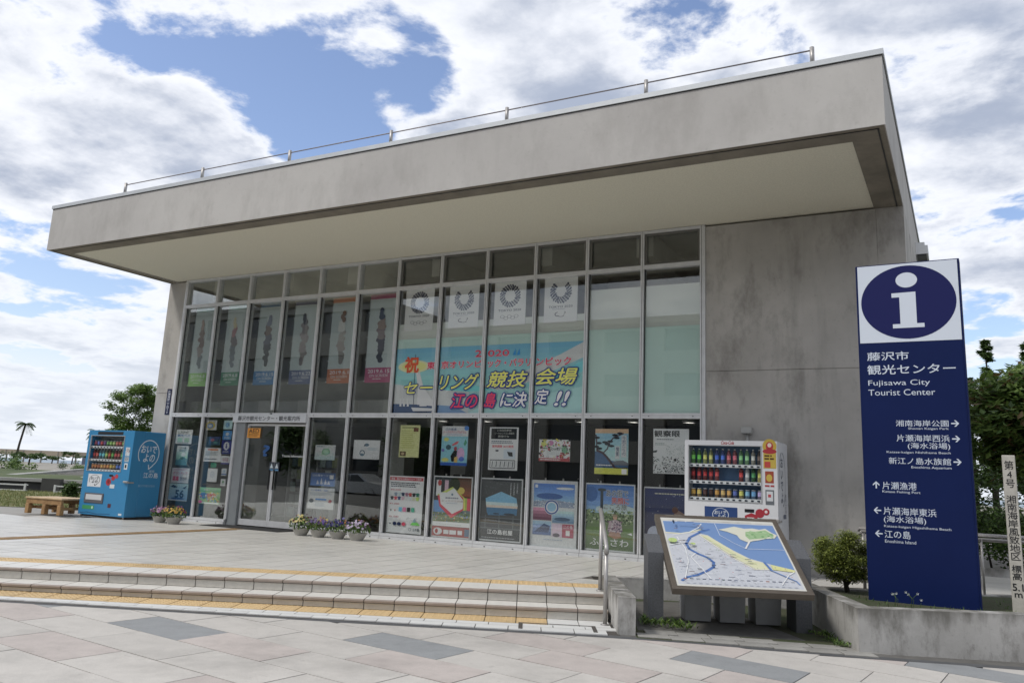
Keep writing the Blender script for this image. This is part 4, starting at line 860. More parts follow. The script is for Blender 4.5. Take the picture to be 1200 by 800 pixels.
# the big printed window banner
bw = thing('window_banner', 'wide blue sailing venue banner with large yellow lettering across four upper windows', 'banner', (-5.98, .047, 2.29))
s = Sheet(5.98, -2.29, 1, 1, y=0.0, gain=1.75)           # drawn in building coordinates
s.grad(-5.98, 2.29, -2.03, 3.52, 'a0ccc0', '6c9ccc', 14)
s.poly([(-5.98, 2.29), (-5.98, 2.85), (-5.2, 2.72), (-4.3, 2.75), (-4.3, 2.29)], 'b4c8d8').poly([(-2.03, 3.52), (-2.03, 3.25), (-3.4, 2.72), (-4.6, 2.66), (-3.6, 2.86), (-2.5, 3.3)], 'd0dde4')
s.poly([(-5.98, 2.29), (-4.95, 2.29), (-4.9, 2.44), (-5.98, 2.47)], '2b4468').poly([(-4.95, 2.29), (-4.3, 2.29), (-4.6, 2.42), (-4.93, 2.44)], '6c88a8').poly([(-4.9, 2.82), (-4.1, 2.78), (-3.7, 2.7), (-4.3, 2.68), (-4.9, 2.72)], '74b4bc').poly([(-3.2, 2.75), (-2.03, 3.0), (-2.03, 3.2), (-2.6, 2.95)], '6cacb8')
s.poly([(-4.3, 2.29), (-2.03, 2.29), (-2.03, 2.75), (-3.2, 2.55), (-4.0, 2.42)], '94ccb0')
s.e(-5.55, 3.17, .36, .12, 'c4c490', 24).e(-5.55, 3.17, .28, .09, 'd0c878', 24)
s.poly([(-5.36, 2.42), (-5.2, 2.42), (-5.55, 3.35)], 'e6eaee').poly([(-5.42, 2.45), (-5.02, 2.42), (-5.05, 2.5), (-5.3, 2.78), (-5.42, 3.1)], 'dfe6ec').line([(-5.5, 2.4), (-5.53, 3.4)], .012, '3c4858').poly([(-5.55, 2.40), (-5.0, 2.38), (-5.1, 2.33), (-5.5, 2.33)], 'e8ecf0').poly([(-5.5, 2.33), (-5.1, 2.33), (-5.2, 2.30), (-5.4, 2.30)], '1c2c44')
for x in (-5.82, -5.74, -5.65): s.poly([(x, 2.42), (x + .05, 2.42), (x + .01, 2.60)], 'e4eaee')
def out(txt, r_, fill, edge, b=.012, e_=.05, sh=0.25): s.t(txt, *r_, edge, e_ * 1.15, sh).t(txt, *r_, fill, b, sh)
s.t('祝', -5.75, 3.06, -5.44, 3.35, 'cc4a2c', .04)
s.t('2', -4.20, 3.31, -4.07, 3.43, 'e8d8e0', .07).t('2', -4.20, 3.31, -4.07, 3.43, '9c2440', .035).t('020', -3.93, 3.31, -3.50, 3.42, 'e8d8e0', .07).t('020', -3.93, 3.31, -3.50, 3.42, '9c2440', .035)
for x in (-3.42, -3.34): s.poly([(x, 3.32), (x + .06, 3.32), (x + .05, 3.44)], '2c6c9c')
for txt, a, b in (('東', -5.24, -5.07), ('京オリンピ', -4.92, -4.06), ('ック・パラリ', -3.92, -3.06), ('ンピック', -2.94, -2.28)):
    z = 3.11 + (0 if a < -5 else .005); s.t(txt, a, z, b, z + .135, 'e8d8e0', .075).t(txt, a, z, b, z + .135, '9c2440', .03)
NV = '1f2f66'; YL = 'e6d860'
for txt, r_ in (('セー', (-5.72, 2.66, -5.08, 2.87)), ('リング', (-4.93, 2.72, -4.10, 3.0)), ('競技', (-3.92, 2.75, -3.10, 3.03)), ('会場', (-2.93, 2.78, -2.15, 3.06))): out(txt, r_, YL, NV, .02, .085)
out('江の', (-4.66, 2.38, -4.10, 2.65), 'c43c50', NV, .02, .085); out('島', (-3.95, 2.39, -3.72, 2.65), 'c43c50', NV, .02, .085)
out('に決', (-3.62, 2.40, -3.10, 2.66), 'dfe6ee', NV, .02, .085); out('定', (-2.94, 2.45, -2.68, 2.70), 'dfe6ee', NV, .02, .085); out('!!', (-2.56, 2.42, -2.28, 2.66), 'dfe6ee', NV, .03, .09)
s.build('print', bw); part('backing', MB().box(0, .001, 0, 3.95, .0025, 1.23), P('98b4c4'), bw)

# ------------------------------------------------------------------ flower bowls
BOWL = mat('bowl_concrete', (0.42, 0.41, 0.38), 0.85, var=0.25, scale=14, bump=0.3); POTSOIL = mat('pot_soil', (0.03, 0.025, 0.02), 1)
def bowl(x, y, r, label, cols, seed, h=.13, fh=.17):
    t = thing('flower_bowl', label, 'planter', (x, y, 0), group='round concrete bowls of pansies before the windows')
    part('bowl', MB().lathe([(r * .62, 0), (r * .66, .015), (r * .82, h * .45), (r * .97, h * .85), (r * 1.02, h * .9), (r * 1.02, h), (r * .94, h), (r * .92, h - .03)], n=20), BOWL, t)
    part('soil', MB().lathe([(r * .93, h - .03), (.02, h - .01)], n=16), POTSOIL, t)
    rr = random.Random(seed); fl = MB(); fo = MB()
    for k in range(260):
        a, q = rr.random() * 2 * PI, math.sqrt(rr.random()) * r * 1.4; z = h + rr.random() * fh * (1 - .5 * (q / r / 1.4) ** 2); sz = .011 + rr.random() * .016
        d = Vector((rr.uniform(-1, 1), rr.uniform(-1, 1), rr.uniform(-.2, 1))).normalized(); e = d.cross(Vector((rr.random(), rr.random(), .3))).normalized(); f = d.cross(e); c = Vector((q * math.cos(a), q * math.sin(a), z))
        fo.add([c - e * sz * 1.5, c + f * sz * .6, c + e * sz * 1.5, c - f * sz * .6], [(0, 1, 2, 3)], rr.choice((0, 0, 1, 1, 2)))
    part('foliage', fo, LEAF[:3], t, kind='stuff')
    ms = [P(c) for c in cols] + [P('2c1c30')]
    for k in range(95):
        a, q = rr.random() * 2 * PI, math.sqrt(rr.random()) * r * 1.4; z = h + .03 + fh * (1 - .55 * (q / r / 1.4) ** 2) * rr.uniform(.45, 1.05); sz = rr.uniform(.013, .024)
        c = Vector((q * math.cos(a), q * math.sin(a), z)); d = (Vector((c.x * 1.3, c.y * 1.3 - .12, .16)) + Vector((rr.uniform(-.1, .1),) * 3)).normalized(); e = d.cross(Vector((0, 0, 1))).normalized(); f = e.cross(d)
        ci = min(int((math.cos(a + seed) * .5 + .5) * len(cols) + rr.uniform(-.4, .4)) % len(cols), len(cols) - 1)
        for j in range(5):
            b = 2 * PI * j / 5 + PI / 2; o = c + (e * math.cos(b) + f * math.sin(b)) * sz * .55 + d * .002 * j
            fl.add([o + (e * math.cos(b) + f * math.sin(b)) * sz * .6, o + (e * math.cos(b + 1.6) + f * math.sin(b + 1.6)) * sz * .55, o - (e * math.cos(b) + f * math.sin(b)) * sz * .5, o - (e * math.cos(b + 1.6) + f * math.sin(b + 1.6)) * sz * .55], [(0, 1, 2, 3)], ci)
        fl.add([c + d * .014 + e * sz * .22, c + d * .014 + f * sz * .22, c + d * .014 - e * sz * .22, c + d * .014 - f * sz * .22], [(0, 1, 2, 3)], len(cols))
    part('flowers', fl, ms, t, kind='stuff'); return t
bowl(-11.0, -.80, .15, 'bowl of pink and purple pansies beside the blue vending machine', ['a86c9c', 'c8a0c0', '6c3c74', 'b888a8'], 3)
bowl(-10.52, -.86, .165, 'bowl of yellow pansies at the left end of the glass front', ['d8b038', 'c89c30', 'd8b038', '8c3c64'], 5, fh=.22)
bowl(-7.22, -.78, .16, 'bowl with dark red and cream pansies, leftmost of the four by the doors', ['5c1828', '701c2c', 'e4dc98', 'd8c878'], 8, fh=.22)
bowl(-6.80, -.78, .16, 'bowl with purple pansies beside pale yellow ones, second of the four', ['4c3474', '6c54a4', 'd8c868', 'd8903c'], 11, fh=.19)
bowl(-6.36, -.78, .16, 'bowl with deep blue pansies beside orange ones, third of the four', ['302c78', '3c3490', 'd88838', '26246c'], 14, fh=.20)
bowl(-5.92, -.78, .165, 'bowl with white and violet pansies, rightmost of the four by the doors', ['c8b8d4', '8c6c94', 'd4ccd8', '4c2c4c', 'c07848'], 17, fh=.20)

# ------------------------------------------------------------------ vending machines
def bottle_mesh(kind):
    if kind in mesh_cache: return mesh_cache[kind]
    if kind == 'bottle': prof = [(.026, 0), (.031, .01), (.031, .06), (.028, .065), (.028, .125), (.031, .13), (.030, .155), (.012, .19), (.012, .2), (.014, .2), (.014, .215)]; mf = lambda i: 1 if i == 3 else (2 if i >= 8 else 0)
    elif kind == 'can': prof = [(.028, 0), (.032, .008), (.032, .04), (.032, .10), (.032, .112), (.027, .122)]; mf = lambda i: 1 if i == 2 else (2 if i >= 4 else 0)
    mb = MB().lathe(prof, n=8, mfun=mf); mesh_cache[kind] = mb.mesh('display_' + kind, [P('808080'), P('c0c0c0'), WHITE]); return mesh_cache[kind]
def emblem(s, x0, z0, x1, z1, ink):                # hand-brushed greeting in a speech bubble
    cx, cz, rx, rz = (x0 + x1) / 2, (z0 + z1) / 2, (x1 - x0) / 2, (z1 - z0) / 2
    s.ring(cx, cz, rx, rz, .07, ink, 40, -60, 215).line([(cx + rx * .15, cz - rz * 1.12), (cx + rx * .5, cz - rz * .86)], rx * .08 * s.w, ink).line([(cx + rx * .15, cz - rz * 1.12), (cx + rx * .1, cz - rz * .82)], rx * .08 * s.w, ink)
    s.t('おいで', cx - rx * .75, cz + rz * .05, cx + rx * .7, cz + rz * .6, ink, .02, .15).t('よの', cx - rx * .45, cz - rz * .6, cx + rx * .6, cz - rz * .02, ink, .02, .15)
def vending(loc, w, d, body, label, blue, name='vending_machine'):
    t = thing(name, label, 'vending machine', loc, 0); h = 1.83
    yf = -d / 2
    wx0, wx1, wz0, wz1 = (-w * .44, w * .31, .96, 1.72) if blue else (-w / 2 + .05, -w / 2 + 1.09, .985, 1.765)
    ym = yf + .26
    c = MB()                                                     # body with a real display recess
    c.cbox(-w / 2, ym + .003, .05, w / 2, d / 2, h, .015)
    c.box(-w / 2, yf, .05, wx0, ym, h).box(wx1, yf, .05, w / 2, ym, h).box(wx0, yf, .05, wx1, ym, wz0).box(wx0, yf, wz1, wx1, ym, h)
    part('cabinet', c, body, t)
    part('base', MB().box(-w / 2 + .03, yf + .05, .012, w / 2 - .03, d / 2 - .05, .049), BLACK, t)
    for x in (-w / 2 + .06, w / 2 - .06): part('foot', MB().tube([(x, yf + .04, 0), (x, yf + .04, .05)], .02, 8), STEEL, t)
    part('display_back', MB().box(wx0 + .001, ym - .03, wz0 + .001, wx1 - .001, ym - .002, wz1 - .001), P('5a7fa8') if not blue else P('6a6c70'), t)
    part('display_frame', MB().box(wx0, yf - .008, wz0, wx0 + .012, yf + .02, wz1).box(wx1 - .012, yf - .008, wz0, wx1, yf + .02, wz1).box(wx0 + .012, yf - .008, wz1 - .012, wx1 - .012, yf + .02, wz1).box(wx0 + .012, yf - .008, wz0, wx1 - .012, yf + .02, wz0 + .012), mat('frame_grey', (.45, .46, .47), .4, .3), t)
    rows = [wz0 + .05, wz0 + (wz1 - wz0) * .36, wz0 + (wz1 - wz0) * .66] if not blue else [wz0 + .04, wz0 + (wz1 - wz0) * .34, wz0 + (wz1 - wz0) * .70]
    if blue: cols = [['c06830', '9c5c28', '8c5030', 'b88040', 'a06c38', 'b06c34', 'c0902c', '8c7038', '3c5c9c', '34509c', '2c4480'], ['9c2c2c', 'a83c2c', '3c8ca0', '4c9cb0', '84a850', 'b84830', '5c9c48', 'a43838', '9c4840', '3c8c4c', '8ca048'], ['8c3c4c', '4c5c9c', 'a03c3c', '54386c', '5c8c4c', '7ca050', '8c9c5c', 'a85c4c', '9c3c34', '6c8c4c', 'b06848']]
    else: cols = [['a8802c', 'b89040', '3c2420', '2c1c18', '9c7028', 'b08848', 'a87c38', '3c4c88', 'b8a040', '5c8cb8', '4c80b0', '8c7ca8'], ['8c1c1c', '901c1c', '8c1818', '941c1c', 'a03030', None, None, None, 'a02828', 'c8c8cc', '3c7c48', 'd0c040'], ['5ca83c', '4c9c34', 'a8b848', 'b0b850', '2c50a8', '2c54ac', 'c45058', 'b84858', '6cb868', '74b870', 'b0ac98', '5c4c44']]
    n = len(cols[0])
    for ri, z in enumerate(rows):
        part('shelf', MB().box(wx0 + .014, yf + .045, z - .03, wx1 - .014, ym - .03, z - .002), WHITE, t)
        part('price_strip', MB().box(wx0 + .014, yf + .020, z - .045, wx1 - .014, yf + .044, z + .0), WHITE, t)
        bt = MB()
        for k in range(n):
            x = wx0 + .05 + (wx1 - wx0 - .10) * k / (n - 1)
            bt.box(x - .02, yf + .014, z - .034, x + .016, yf + .0195, z - .014)
        part('selection_buttons', bt, P('2c3444'), t, kind='stuff')
        for k in range(n):
            cc = cols[ri][k]
            if cc is None: continue
            x = wx0 + .05 + (wx1 - wx0 - .10) * k / (n - 1); kind = 'can' if ri == 0 or (blue and ri == 2) else 'bottle'
            o = link('display_' + kind, bottle_mesh(kind), t, (x, yf + .10, z))
            rr_ = P('%02x%02x%02x' % tuple(min(255, int(int(cc[i:i + 2], 16) * 1.35) + 20) for i in (0, 2, 4)))
            for si, m_ in enumerate((P(cc, .6, .42), rr_)):
                o.material_slots[si].link = 'OBJECT'; o.material_slots[si].material = m_
    part('display_glass', MB().box(wx0 + .013, yf + .002, wz0 + .013, wx1 - .013, yf + .006, wz1 - .013), VGLASS, t)
    def sh(name, fn): q = Sheet(0, 0, 1, 1, y=yf - .0015); fn(q); q.build(name, t)
    if blue:
        sh('header_display', lambda s: s.r(-w * .30, 1.735, w * .26, 1.80, '24262c'))
        def f(s): s.r(-w * .38, .63, -w * .08, .90, 'd4d8dc'); emblem(s, -w * .35, .67, -w * .11, .88, '24282c')
        sh('emblem_plate', f)
        sh('bill_slot', lambda s: s.r(w * .36, 1.30, w * .45, 1.48, 'c4ccd0').specks(w * .36, 1.32, w * .45, 1.47, 14, .012, ['34508c', 'b05048', '2c3034'], 2)); sh('notice_sticker', lambda s: s.r(w * .36, 1.18, w * .45, 1.28, 'b4bcc0').lines(w * .37, 1.2, w * .44, 1.27, 3, '5c6470'))
        sh('card_reader', lambda s: s.r(w * .37, 1.02, w * .44, 1.15, 'd4dadc').r(w * .385, 1.05, w * .42, 1.12, '2c3034'))
        sh('coin_panel', lambda s: s.e(w * .08, .745, .085, .075, 'b02434').e(w * .17, .83, .06, .05, 'b02434').e(w * .24, .87, .05, .045, 'c03444').e(w * .08, .755, .04, .04, '7c1420').r(w * .08, .86, w * .16, .90, '1c1e22'))
        sh('return_slot', lambda s: s.r(w * .12, .62, w * .22, .70, 'd0d4d6')); sh('change_slot', lambda s: s.r(w * .13, .22, w * .2, .30, '5c2430')); sh('recycle_sticker', lambda s: s.r(-w * .42, .16, -w * .16, .24, '3c9c5c').e(-w * .2, .20, .03, .03, 'b8dcc0'))
        sh('scratch', lambda s: s.line([(-w * .46, .075), (-w * .3, .10), (-w * .1, .075), (w * .2, .09)], .012, '1c4c74')); sh('serial_sticker', lambda s: s.r(w * .38, .08, w * .45, .12, 'd4dadc'))
    else:
        sh('brand_lettering', lambda s: s.t('Coca-Cola', -.12, 1.775, .06, 1.822, 'b81c2c', .02, .35))
        def f(s): s.r(-w / 2 + .29, .68, -w / 2 + .75, .91, '1f4480'); emblem(s, -w / 2 + .40, .715, -w / 2 + .63, .895, 'dce4ec')
        sh('emblem_plate', f)
        sh('campaign_sticker', lambda s: s.e(w / 2 - .1, 1.76, .095, .10, 'd0b030').e(w / 2 - .1, 1.76, .05, .06, 'c02c34').e(w / 2 - .1, 1.775, .028, .03, 'ecd8c8').r(w / 2 - .185, 1.46, w / 2 - .015, 1.70, 'd0b438').e(w / 2 - .1, 1.69, .095, .035, 'b82c34').r(w / 2 - .17, 1.47, w / 2 - .09, 1.55, 'c84038').lines(w / 2 - .17, 1.56, w / 2 - .04, 1.64, 2, '54341c', 2))
        sh('picture_sticker', lambda s: s.r(w / 2 - .165, 1.26, w / 2 - .05, 1.42, 'a8482c').e(w / 2 - .11, 1.33, .04, .05, 'd0b43c')); sh('price_sticker', lambda s: s.lines(w / 2 - .17, 1.19, w / 2 - .04, 1.235, 1, 'b03c44'))
        sh('card_reader', lambda s: s.r(w / 2 - .165, .97, w / 2 - .05, 1.17, '6c7278').r(w / 2 - .15, 1.02, w / 2 - .065, 1.15, 'd4d8dc').r(w / 2 - .13, 1.07, w / 2 - .09, 1.11, 'c04850'))
        sh('coin_panel', lambda s: s.r(w / 2 - .45, .855, w / 2 - .32, .90, '1c1e24').poly([(w / 2 - .44, .72), (w / 2 - .29, .72), (w / 2 - .27, .82), (w / 2 - .36, .85), (w / 2 - .45, .81)], 'b02434').e(w / 2 - .245, .85, .06, .06, 'b02434').e(w / 2 - .16, .875, .045, .045, 'b02434').e(w / 2 - .16, .875, .02, .02, 'e8d4d4').r(w / 2 - .42, .75, w / 2 - .32, .79, 'e4dcdc'))
    part('pickup_flap', MB().cbox(-w * .40, yf - .012, .29, w * .02, yf - .0005, .50, .008), mat('flap_frame', (.10, .10, .11), .5), t)
    part('pickup_window', MB().box(-w * .36, yf - .017, .36, w * -.01, yf - .0125, .47), mat('flap_pale', (.55, .56, .57), .4), t)
    part('door_lock', MB().cbox(w / 2 - .12, yf - .045, .745, w / 2 + .02, yf - .0005, .785, .008).cbox(w / 2 + .0005, yf - .02, .74, w / 2 + .03, yf + .12, .77, .006), STEEL, t)
    # side lettering (facing +x)
    s = Sheet(0, 0, 1, 1, y=0)
    if blue:
        emblem(s, -d * .32, 1.08, d * .34, 1.66, 'dce6ee'); s.t('湘南', .06, .97, .2, 1.03, 'b8d0e0').t('江の島', -.06, .86, .30, .97, 'dce6ee', .01).t('藤沢市観光協会', -.16, .67, .26, .72, '8cb4d0')
    else:
        s.ring(-.05, 1.32, .22, .38, .05, '34405c', 30, -80, 80).ring(-.05, 1.32, .22, .38, .05, '34405c', 30, 100, 200).t('おいでよ', -.16, 1.0, .0, 1.62, '34405c', .01, vertical=True).t('湘南江の島', .12, .85, .2, 1.12, '34405c', vertical=True).r(-.02, .78, .18, .84, '6c7484')
    sd_ = s.build('side_graphics', t, (w / 2 + .0015, 0, 0), PI / 2)
    return t
vending((-12.635, -.58, 0), 1.50, .80, mat('machine_blue', (0.035, 0.215, 0.42), .35, var=.05, scale=2), 'bright blue drinks vending machine with white speech bubble on its side', True)
vending((.63, -.475, 0), 1.30, .75, mat('machine_white', (0.68, 0.69, 0.71), .35, var=.04, scale=2), 'white drinks vending machine with red script against the bare concrete wall', False)

# ------------------------------------------------------------------ wooden bench
WOOD = mat('bench_wood', (0.42, 0.25, 0.11), .65, col2=(0.26, 0.145, 0.06), scale=7, bump=.3, rnd=.08); WOODT = mat('bench_wood_top', (0.52, 0.39, 0.24), .6, col2=(0.42, 0.29, 0.16), scale=6, bump=.2, rnd=.08)
t = thing('wooden_bench', 'low wide timber bench left of the blue vending machine', 'bench', (-14.1, -.98, 0), math.radians(4))
for i in range(6): part('seat_plank', MB().cbox(-.58, -.38 + i * .127, .315, .58, -.38 + i * .127 + .12, .35, .006), WOODT, t)
for y in (-.36, .30): part('rail_beam', MB().cbox(-.56, y, .21, .56, y + .06, .313, .006), WOOD, t)
for x in (-.55, -.02, .46):
    for y in (-.375, .27): part('leg', MB().cbox(x, y, 0, x + .11, y + .10, .209, .008), WOOD, t)
for x in (-.5, .5): part('stretcher', MB().cbox(x - .02, -.27, .10, x + .02, .265, .16, .005), WOOD, t)
part('stretcher', MB().cbox(-.435, -.2, .10, .45, -.16, .155, .005), WOOD, t)

# ------------------------------------------------------------------ information sign
NAVY = mat('sign_navy', (0.0035, 0.012, 0.072), .5, spec=.18, var=.12, scale=1.3)
SW, SZ0, SZ1 = 1.085, .0, 3.79; SA_ = -.0306; sc_ = (2.5415 + SW / 2 * math.cos(SA_), -2.5 + SW / 2 * math.sin(SA_))
t = thing('information_sign', 'tall navy tourist information sign with white letter i panel in the planter', 'sign', (sc_[0], sc_[1], 0), SA_)
part('sign_body', MB().cbox(-SW / 2, .0, SZ0, SW / 2, .20, SZ1, .006), NAVY, t)
part('sign_panel', MB().box(-.520, -.006, .02, .520, -.0005, 2.865), NAVY, t)
part('header_panel', MB().box(-.520, -.006, 2.870, .520, -.0005, SZ1 - .012), P('d2dbe8'), t)
SIGN = t
s = Sheet(0, 0, 1, 1, y=-.007)
s.e(0, 3.327, .492, .425, mat('sign_circle_blue', (0.010, 0.013, 0.085), .5, spec=.2), 64).e(-.003, 3.582, .112, .088, 'd2dbe8', 40)
s.poly([(-.165, 3.435), (.085, 3.44), (.085, 3.075), (.16, 3.075), (.16, 3.028), (-.165, 3.028), (-.165, 3.075), (-.085, 3.075), (-.085, 3.385), (-.165, 3.385)], 'd2dbe8')
s.build('information_symbol', SIGN)
TW = 'ccd6e4'
for txt, x0, z0, x1, z1, b in (('藤沢市', -.452, 2.665, -.018, 2.760, .012), ('観光センター', -.455, 2.505, .440, 2.612, .012), ('Fujisawa City', -.452, 2.362, .182, 2.440, .0), ('Tourist Center', -.455, 2.266, .228, 2.334, .0),
    ('湘南海岸公園', -.184, 1.921, .338, 1.989, .004), ('Shonan Kaigan Park', -.062, 1.880, .338, 1.911, .004), ('片瀬海岸西浜', -.184, 1.755, .340, 1.830, .004), ('(海水浴場)', -.075, 1.668, .340, 1.745, .004), ('Katase-kaigan Nishihama Beach', -.292, 1.620, .341, 1.650, .004),
    ('新江ノ島水族館', -.274, 1.508, .340, 1.580, .004), ('Enoshima Aquarium', -.050, 1.458, .341, 1.492, .004), ('片瀬漁港', -.352, 1.232, -.008, 1.312, .004), ('Katase Fishing Port', -.354, 1.188, .026, 1.220, .004),
    ('片瀬海岸東浜', -.352, .958, .170, 1.040, .004), ('(海水浴場)', -.352, .868, .066, .948, .004), ('Katase-kaigan Higashihama Beach', -.352, .818, .303, .850, .004), ('江の島', -.352, .712, -.092, .794, .004), ('Enoshima Island', -.350, .662, -.042, .694, .004)):
    s = Sheet(0, 0, 1, 1, y=-.007); s.t(txt, x0, z0, x1, z1, TW, b); s.build('lettering', SIGN)
def arrow(cx, cz, a):
    c, d = math.cos(a), math.sin(a)
    def tr(x, z): return (cx + x * c - z * d, cz + x * d + z * c)
    s = Sheet(0, 0, 1, 1, y=-.007); s.poly([tr(-.037, -.007), tr(.02, -.007), tr(.02, .007), tr(-.037, .007)], TW)
    s.poly([tr(.040, 0), tr(.008, .034), tr(-.008, .034), tr(.018, .004), tr(.018, -.004), tr(-.008, -.034), tr(.008, -.034)], TW); s.build('arrow', SIGN)
for z in (1.955, 1.79, 1.545): arrow(.400, z, 0)
arrow(-.415, 1.274, PI / 2); arrow(-.412, 1.0, PI); arrow(-.408, .752, PI)

# ------------------------------------------------------------------ planter, soil, shrub, weeds
pa = math.radians(30); pe = (math.cos(pa), math.sin(pa)); C0 = (2.58, -3.87); C1 = (2.0, -2.62); C2 = (C0[0] + 5 * pe[0], C0[1] + 5 * pe[1]); ld = Vector((C1[0] - C0[0], C1[1] - C0[1])).normalized()
wl = .17
def off(p, u_, v_): return (p[0] + u_ * pe[0] + v_ * ld[0], p[1] + u_ * pe[1] + v_ * ld[1])
PT = .11
t = thing('planter', 'long weathered concrete planter with stained sides under the navy sign', 'planter', (C0[0], C0[1], 0))
def rel(pts): return [(x - C0[0], y - C0[1]) for x, y in pts]
part('front_wall', MB().prism(rel([off(C0, 0, 0), off(C0, 5.5, 0), off(C0, 5.5, wl), off(C0, wl, wl)]), -.6, PT), CURB, t)
part('side_wall', MB().prism(rel([off(C0, wl + .001, wl + .001), off(C0, wl, 2.2), off(C0, 0, 2.2), off(C0, 0.0, .001)]), -.6, PT - .002), CURB, t)
part('soil', MB().prism(rel([off(C0, wl, wl), off(C0, 5.5, wl), off(C0, 5.5, 1.95), off(C0, wl, 1.95)]), -.3, .045), SOIL, t)
part('back_kerb', MB().prism(rel([off(C0, wl, 1.953), off(C0, 5.5, 1.953), off(C0, 5.5, 2.1), off(C0, wl, 2.1)]), -.3, .06), CURB, t)

def leaf_cloud(mb, rr, centre, rad, n, size, mats, flat=.8, aspect=.5, clump=None, fold=True):
    cx = Vector(centre)
    cl = clump or []
    for k in range(n):
        if cl:
            q = rr.choice(cl); v = Vector((rr.gauss(0, 1), rr.gauss(0, 1), rr.gauss(0, 1))); v = v.normalized() * rr.random() ** .4 * q[1]; c = Vector(q[0]) + Vector((v.x, v.y, v.z * flat))
        else:
            v = Vector((rr.gauss(0, 1), rr.gauss(0, 1), rr.gauss(0, 1))).normalized() * rr.random() ** .33; c = cx + Vector((v.x * rad[0], v.y * rad[1], v.z * rad[2]))
        sz = size * rr.uniform(.6, 1.3); a = rr.random() * 2 * PI
        e = Vector((math.cos(a), math.sin(a), rr.uniform(-.9, .25))).normalized(); f = e.cross(Vector((rr.uniform(-.4, .4), rr.uniform(-.4, .4), 1))).normalized(); g_ = e.cross(f)
        m_ = rr.choice(mats)
        if fold: mb.add([c, c + e * sz * .5 + f * sz * aspect * .5 + g_ * sz * .08, c + e * sz, c + e * sz * .5 - f * sz * aspect * .5 + g_ * sz * .08], [(0, 1, 2), (0, 2, 3)], m_)
        else: mb.add([c - f * sz * aspect * .5, c + e * sz, c + f * sz * aspect * .5], [(0, 1, 2)], m_)
rr = random.Random(5)
t = thing('round_shrub', 'small rounded evergreen shrub in the planter left of the sign', 'shrub', (2.24, -1.95, .045))
cl = []
for k in range(80):
    v = Vector((rr.gauss(0, 1), rr.gauss(0, 1), rr.gauss(0, .9))).normalized(); q = .30 if k > 14 else .15
    cl.append(((v.x * q + .0, v.y * q, .40 + v.z * q * .80), .11))
mb = MB(); leaf_cloud(mb, rr, (0, 0, .4), (.3, .3, .25), 24000, .036, [0, 0, 1, 1, 2, 2, 2], clump=cl, aspect=.4, fold=False); part('foliage', mb, [mat('shrub_dark', (.06, .08, .016), .6), translucent('shrub_mid', (.18, .23, .045)), translucent('shrub_light', (.34, .39, .09))], t, kind='stuff')
mb = MB().tube([(.02, 0, 0), (.0, 0, .12), (-.05, 0, .3)], [.03, .026, .015]).tube([(0, .0, .07), (.08, 0, .17), (.12, 0, .32)], [.026, .022, .01]).tube([(0, .0, .1), (-.02, .07, .2), (-.04, .12, .34)], [.02, .015, .008]); part('trunk', mb, BARK, t)
# ground plants
def weeds(label, spots, seed, name='weed_clump', fl=False):
    rr = random.Random(seed); mb = MB()
    for (x, y, z, n, h) in spots:
        for k in range(n):
            a = rr.random() * 2 * PI; b = Vector((x + rr.gauss(0, h * .6), y + rr.gauss(0, h * .6), z)); L = h * rr.uniform(.4, 1.1); d = Vector((math.cos(a) * .7, math.sin(a) * .7, 1)).normalized(); f = Vector((-math.sin(a), math.cos(a), 0)) * L * .13
            mb.add([b - f * .4, b + d * L * .55 + f, b + d * L + Vector((math.cos(a), math.sin(a), -.4)) * L * .25, b + d * L * .55 - f], [(0, 1, 2, 3)], rr.choice((0, 1, 1, 2)))
    return part(name, mb, LEAF[:3], None, label=label, cat='plants', kind='stuff')
weeds('green weeds growing at the foot of the left granite post', [(.62, -4.10, -.23, 60, .10), (.85, -4.08, -.23, 60, .12), (.98, -4.12, -.23, 40, .09), (.5, -4.0, -.23, 30, .1)], 3)
weeds('low weeds and moss along the planter wall beside the right granite post', [(2.2, -3.3, -.26, 60, .07), (2.4, -3.7, -.27, 60, .06), (2.3, -3.5, -.27, 50, .06), (2.05, -3.2, -.26, 40, .05)], 4)
m_ = MB(); rr = random.Random(9)
for k in range(500):
    u_, v_ = rr.uniform(.25, 5), rr.choice((rr.uniform(.2, .6), rr.uniform(.2, 1.5))); x, y = off(C0, u_, v_); L = rr.uniform(.02, .06); a = rr.random() * 6.3; b = Vector((x, y, .045)); f = Vector((-math.sin(a), math.cos(a), 0)) * .006
    m_.add([b - f, b + f, b + Vector((math.cos(a) * L * .5, math.sin(a) * L * .5, L))], [(0, 1, 2)], rr.choice((0, 1, 1)))
tag(part('ground_cover', m_, LEAF[:2], None), kind='stuff', label='short grass and moss covering the planter soil', cat='ground cover')
t = thing('white_wildflower', 'spindly white flowering weed in front of the sign foot', 'plant', (2.98, -2.85, .045))
rr = random.Random(3); st = MB(); wf = MB()
for k in range(7):
    x = rr.uniform(-.25, .15); top = Vector((x + rr.uniform(-.05, .08), rr.uniform(-.04, .04), rr.uniform(.07, .17))); st.tube([(x, 0, 0), (x + .01, 0, top.z * .6), top], .002, 4)
    for q in range(5): a = q * 1.256; wf.add([top, top + Vector((math.cos(a) * .012, -.008, math.sin(a) * .012)), top + Vector((math.cos(a + .6) * .014, -.008, math.sin(a + .6) * .014))], [(0, 1, 2)])
part('stems', st, LEAF[1], t); part('petals', wf, P('c8ccc8'), t)

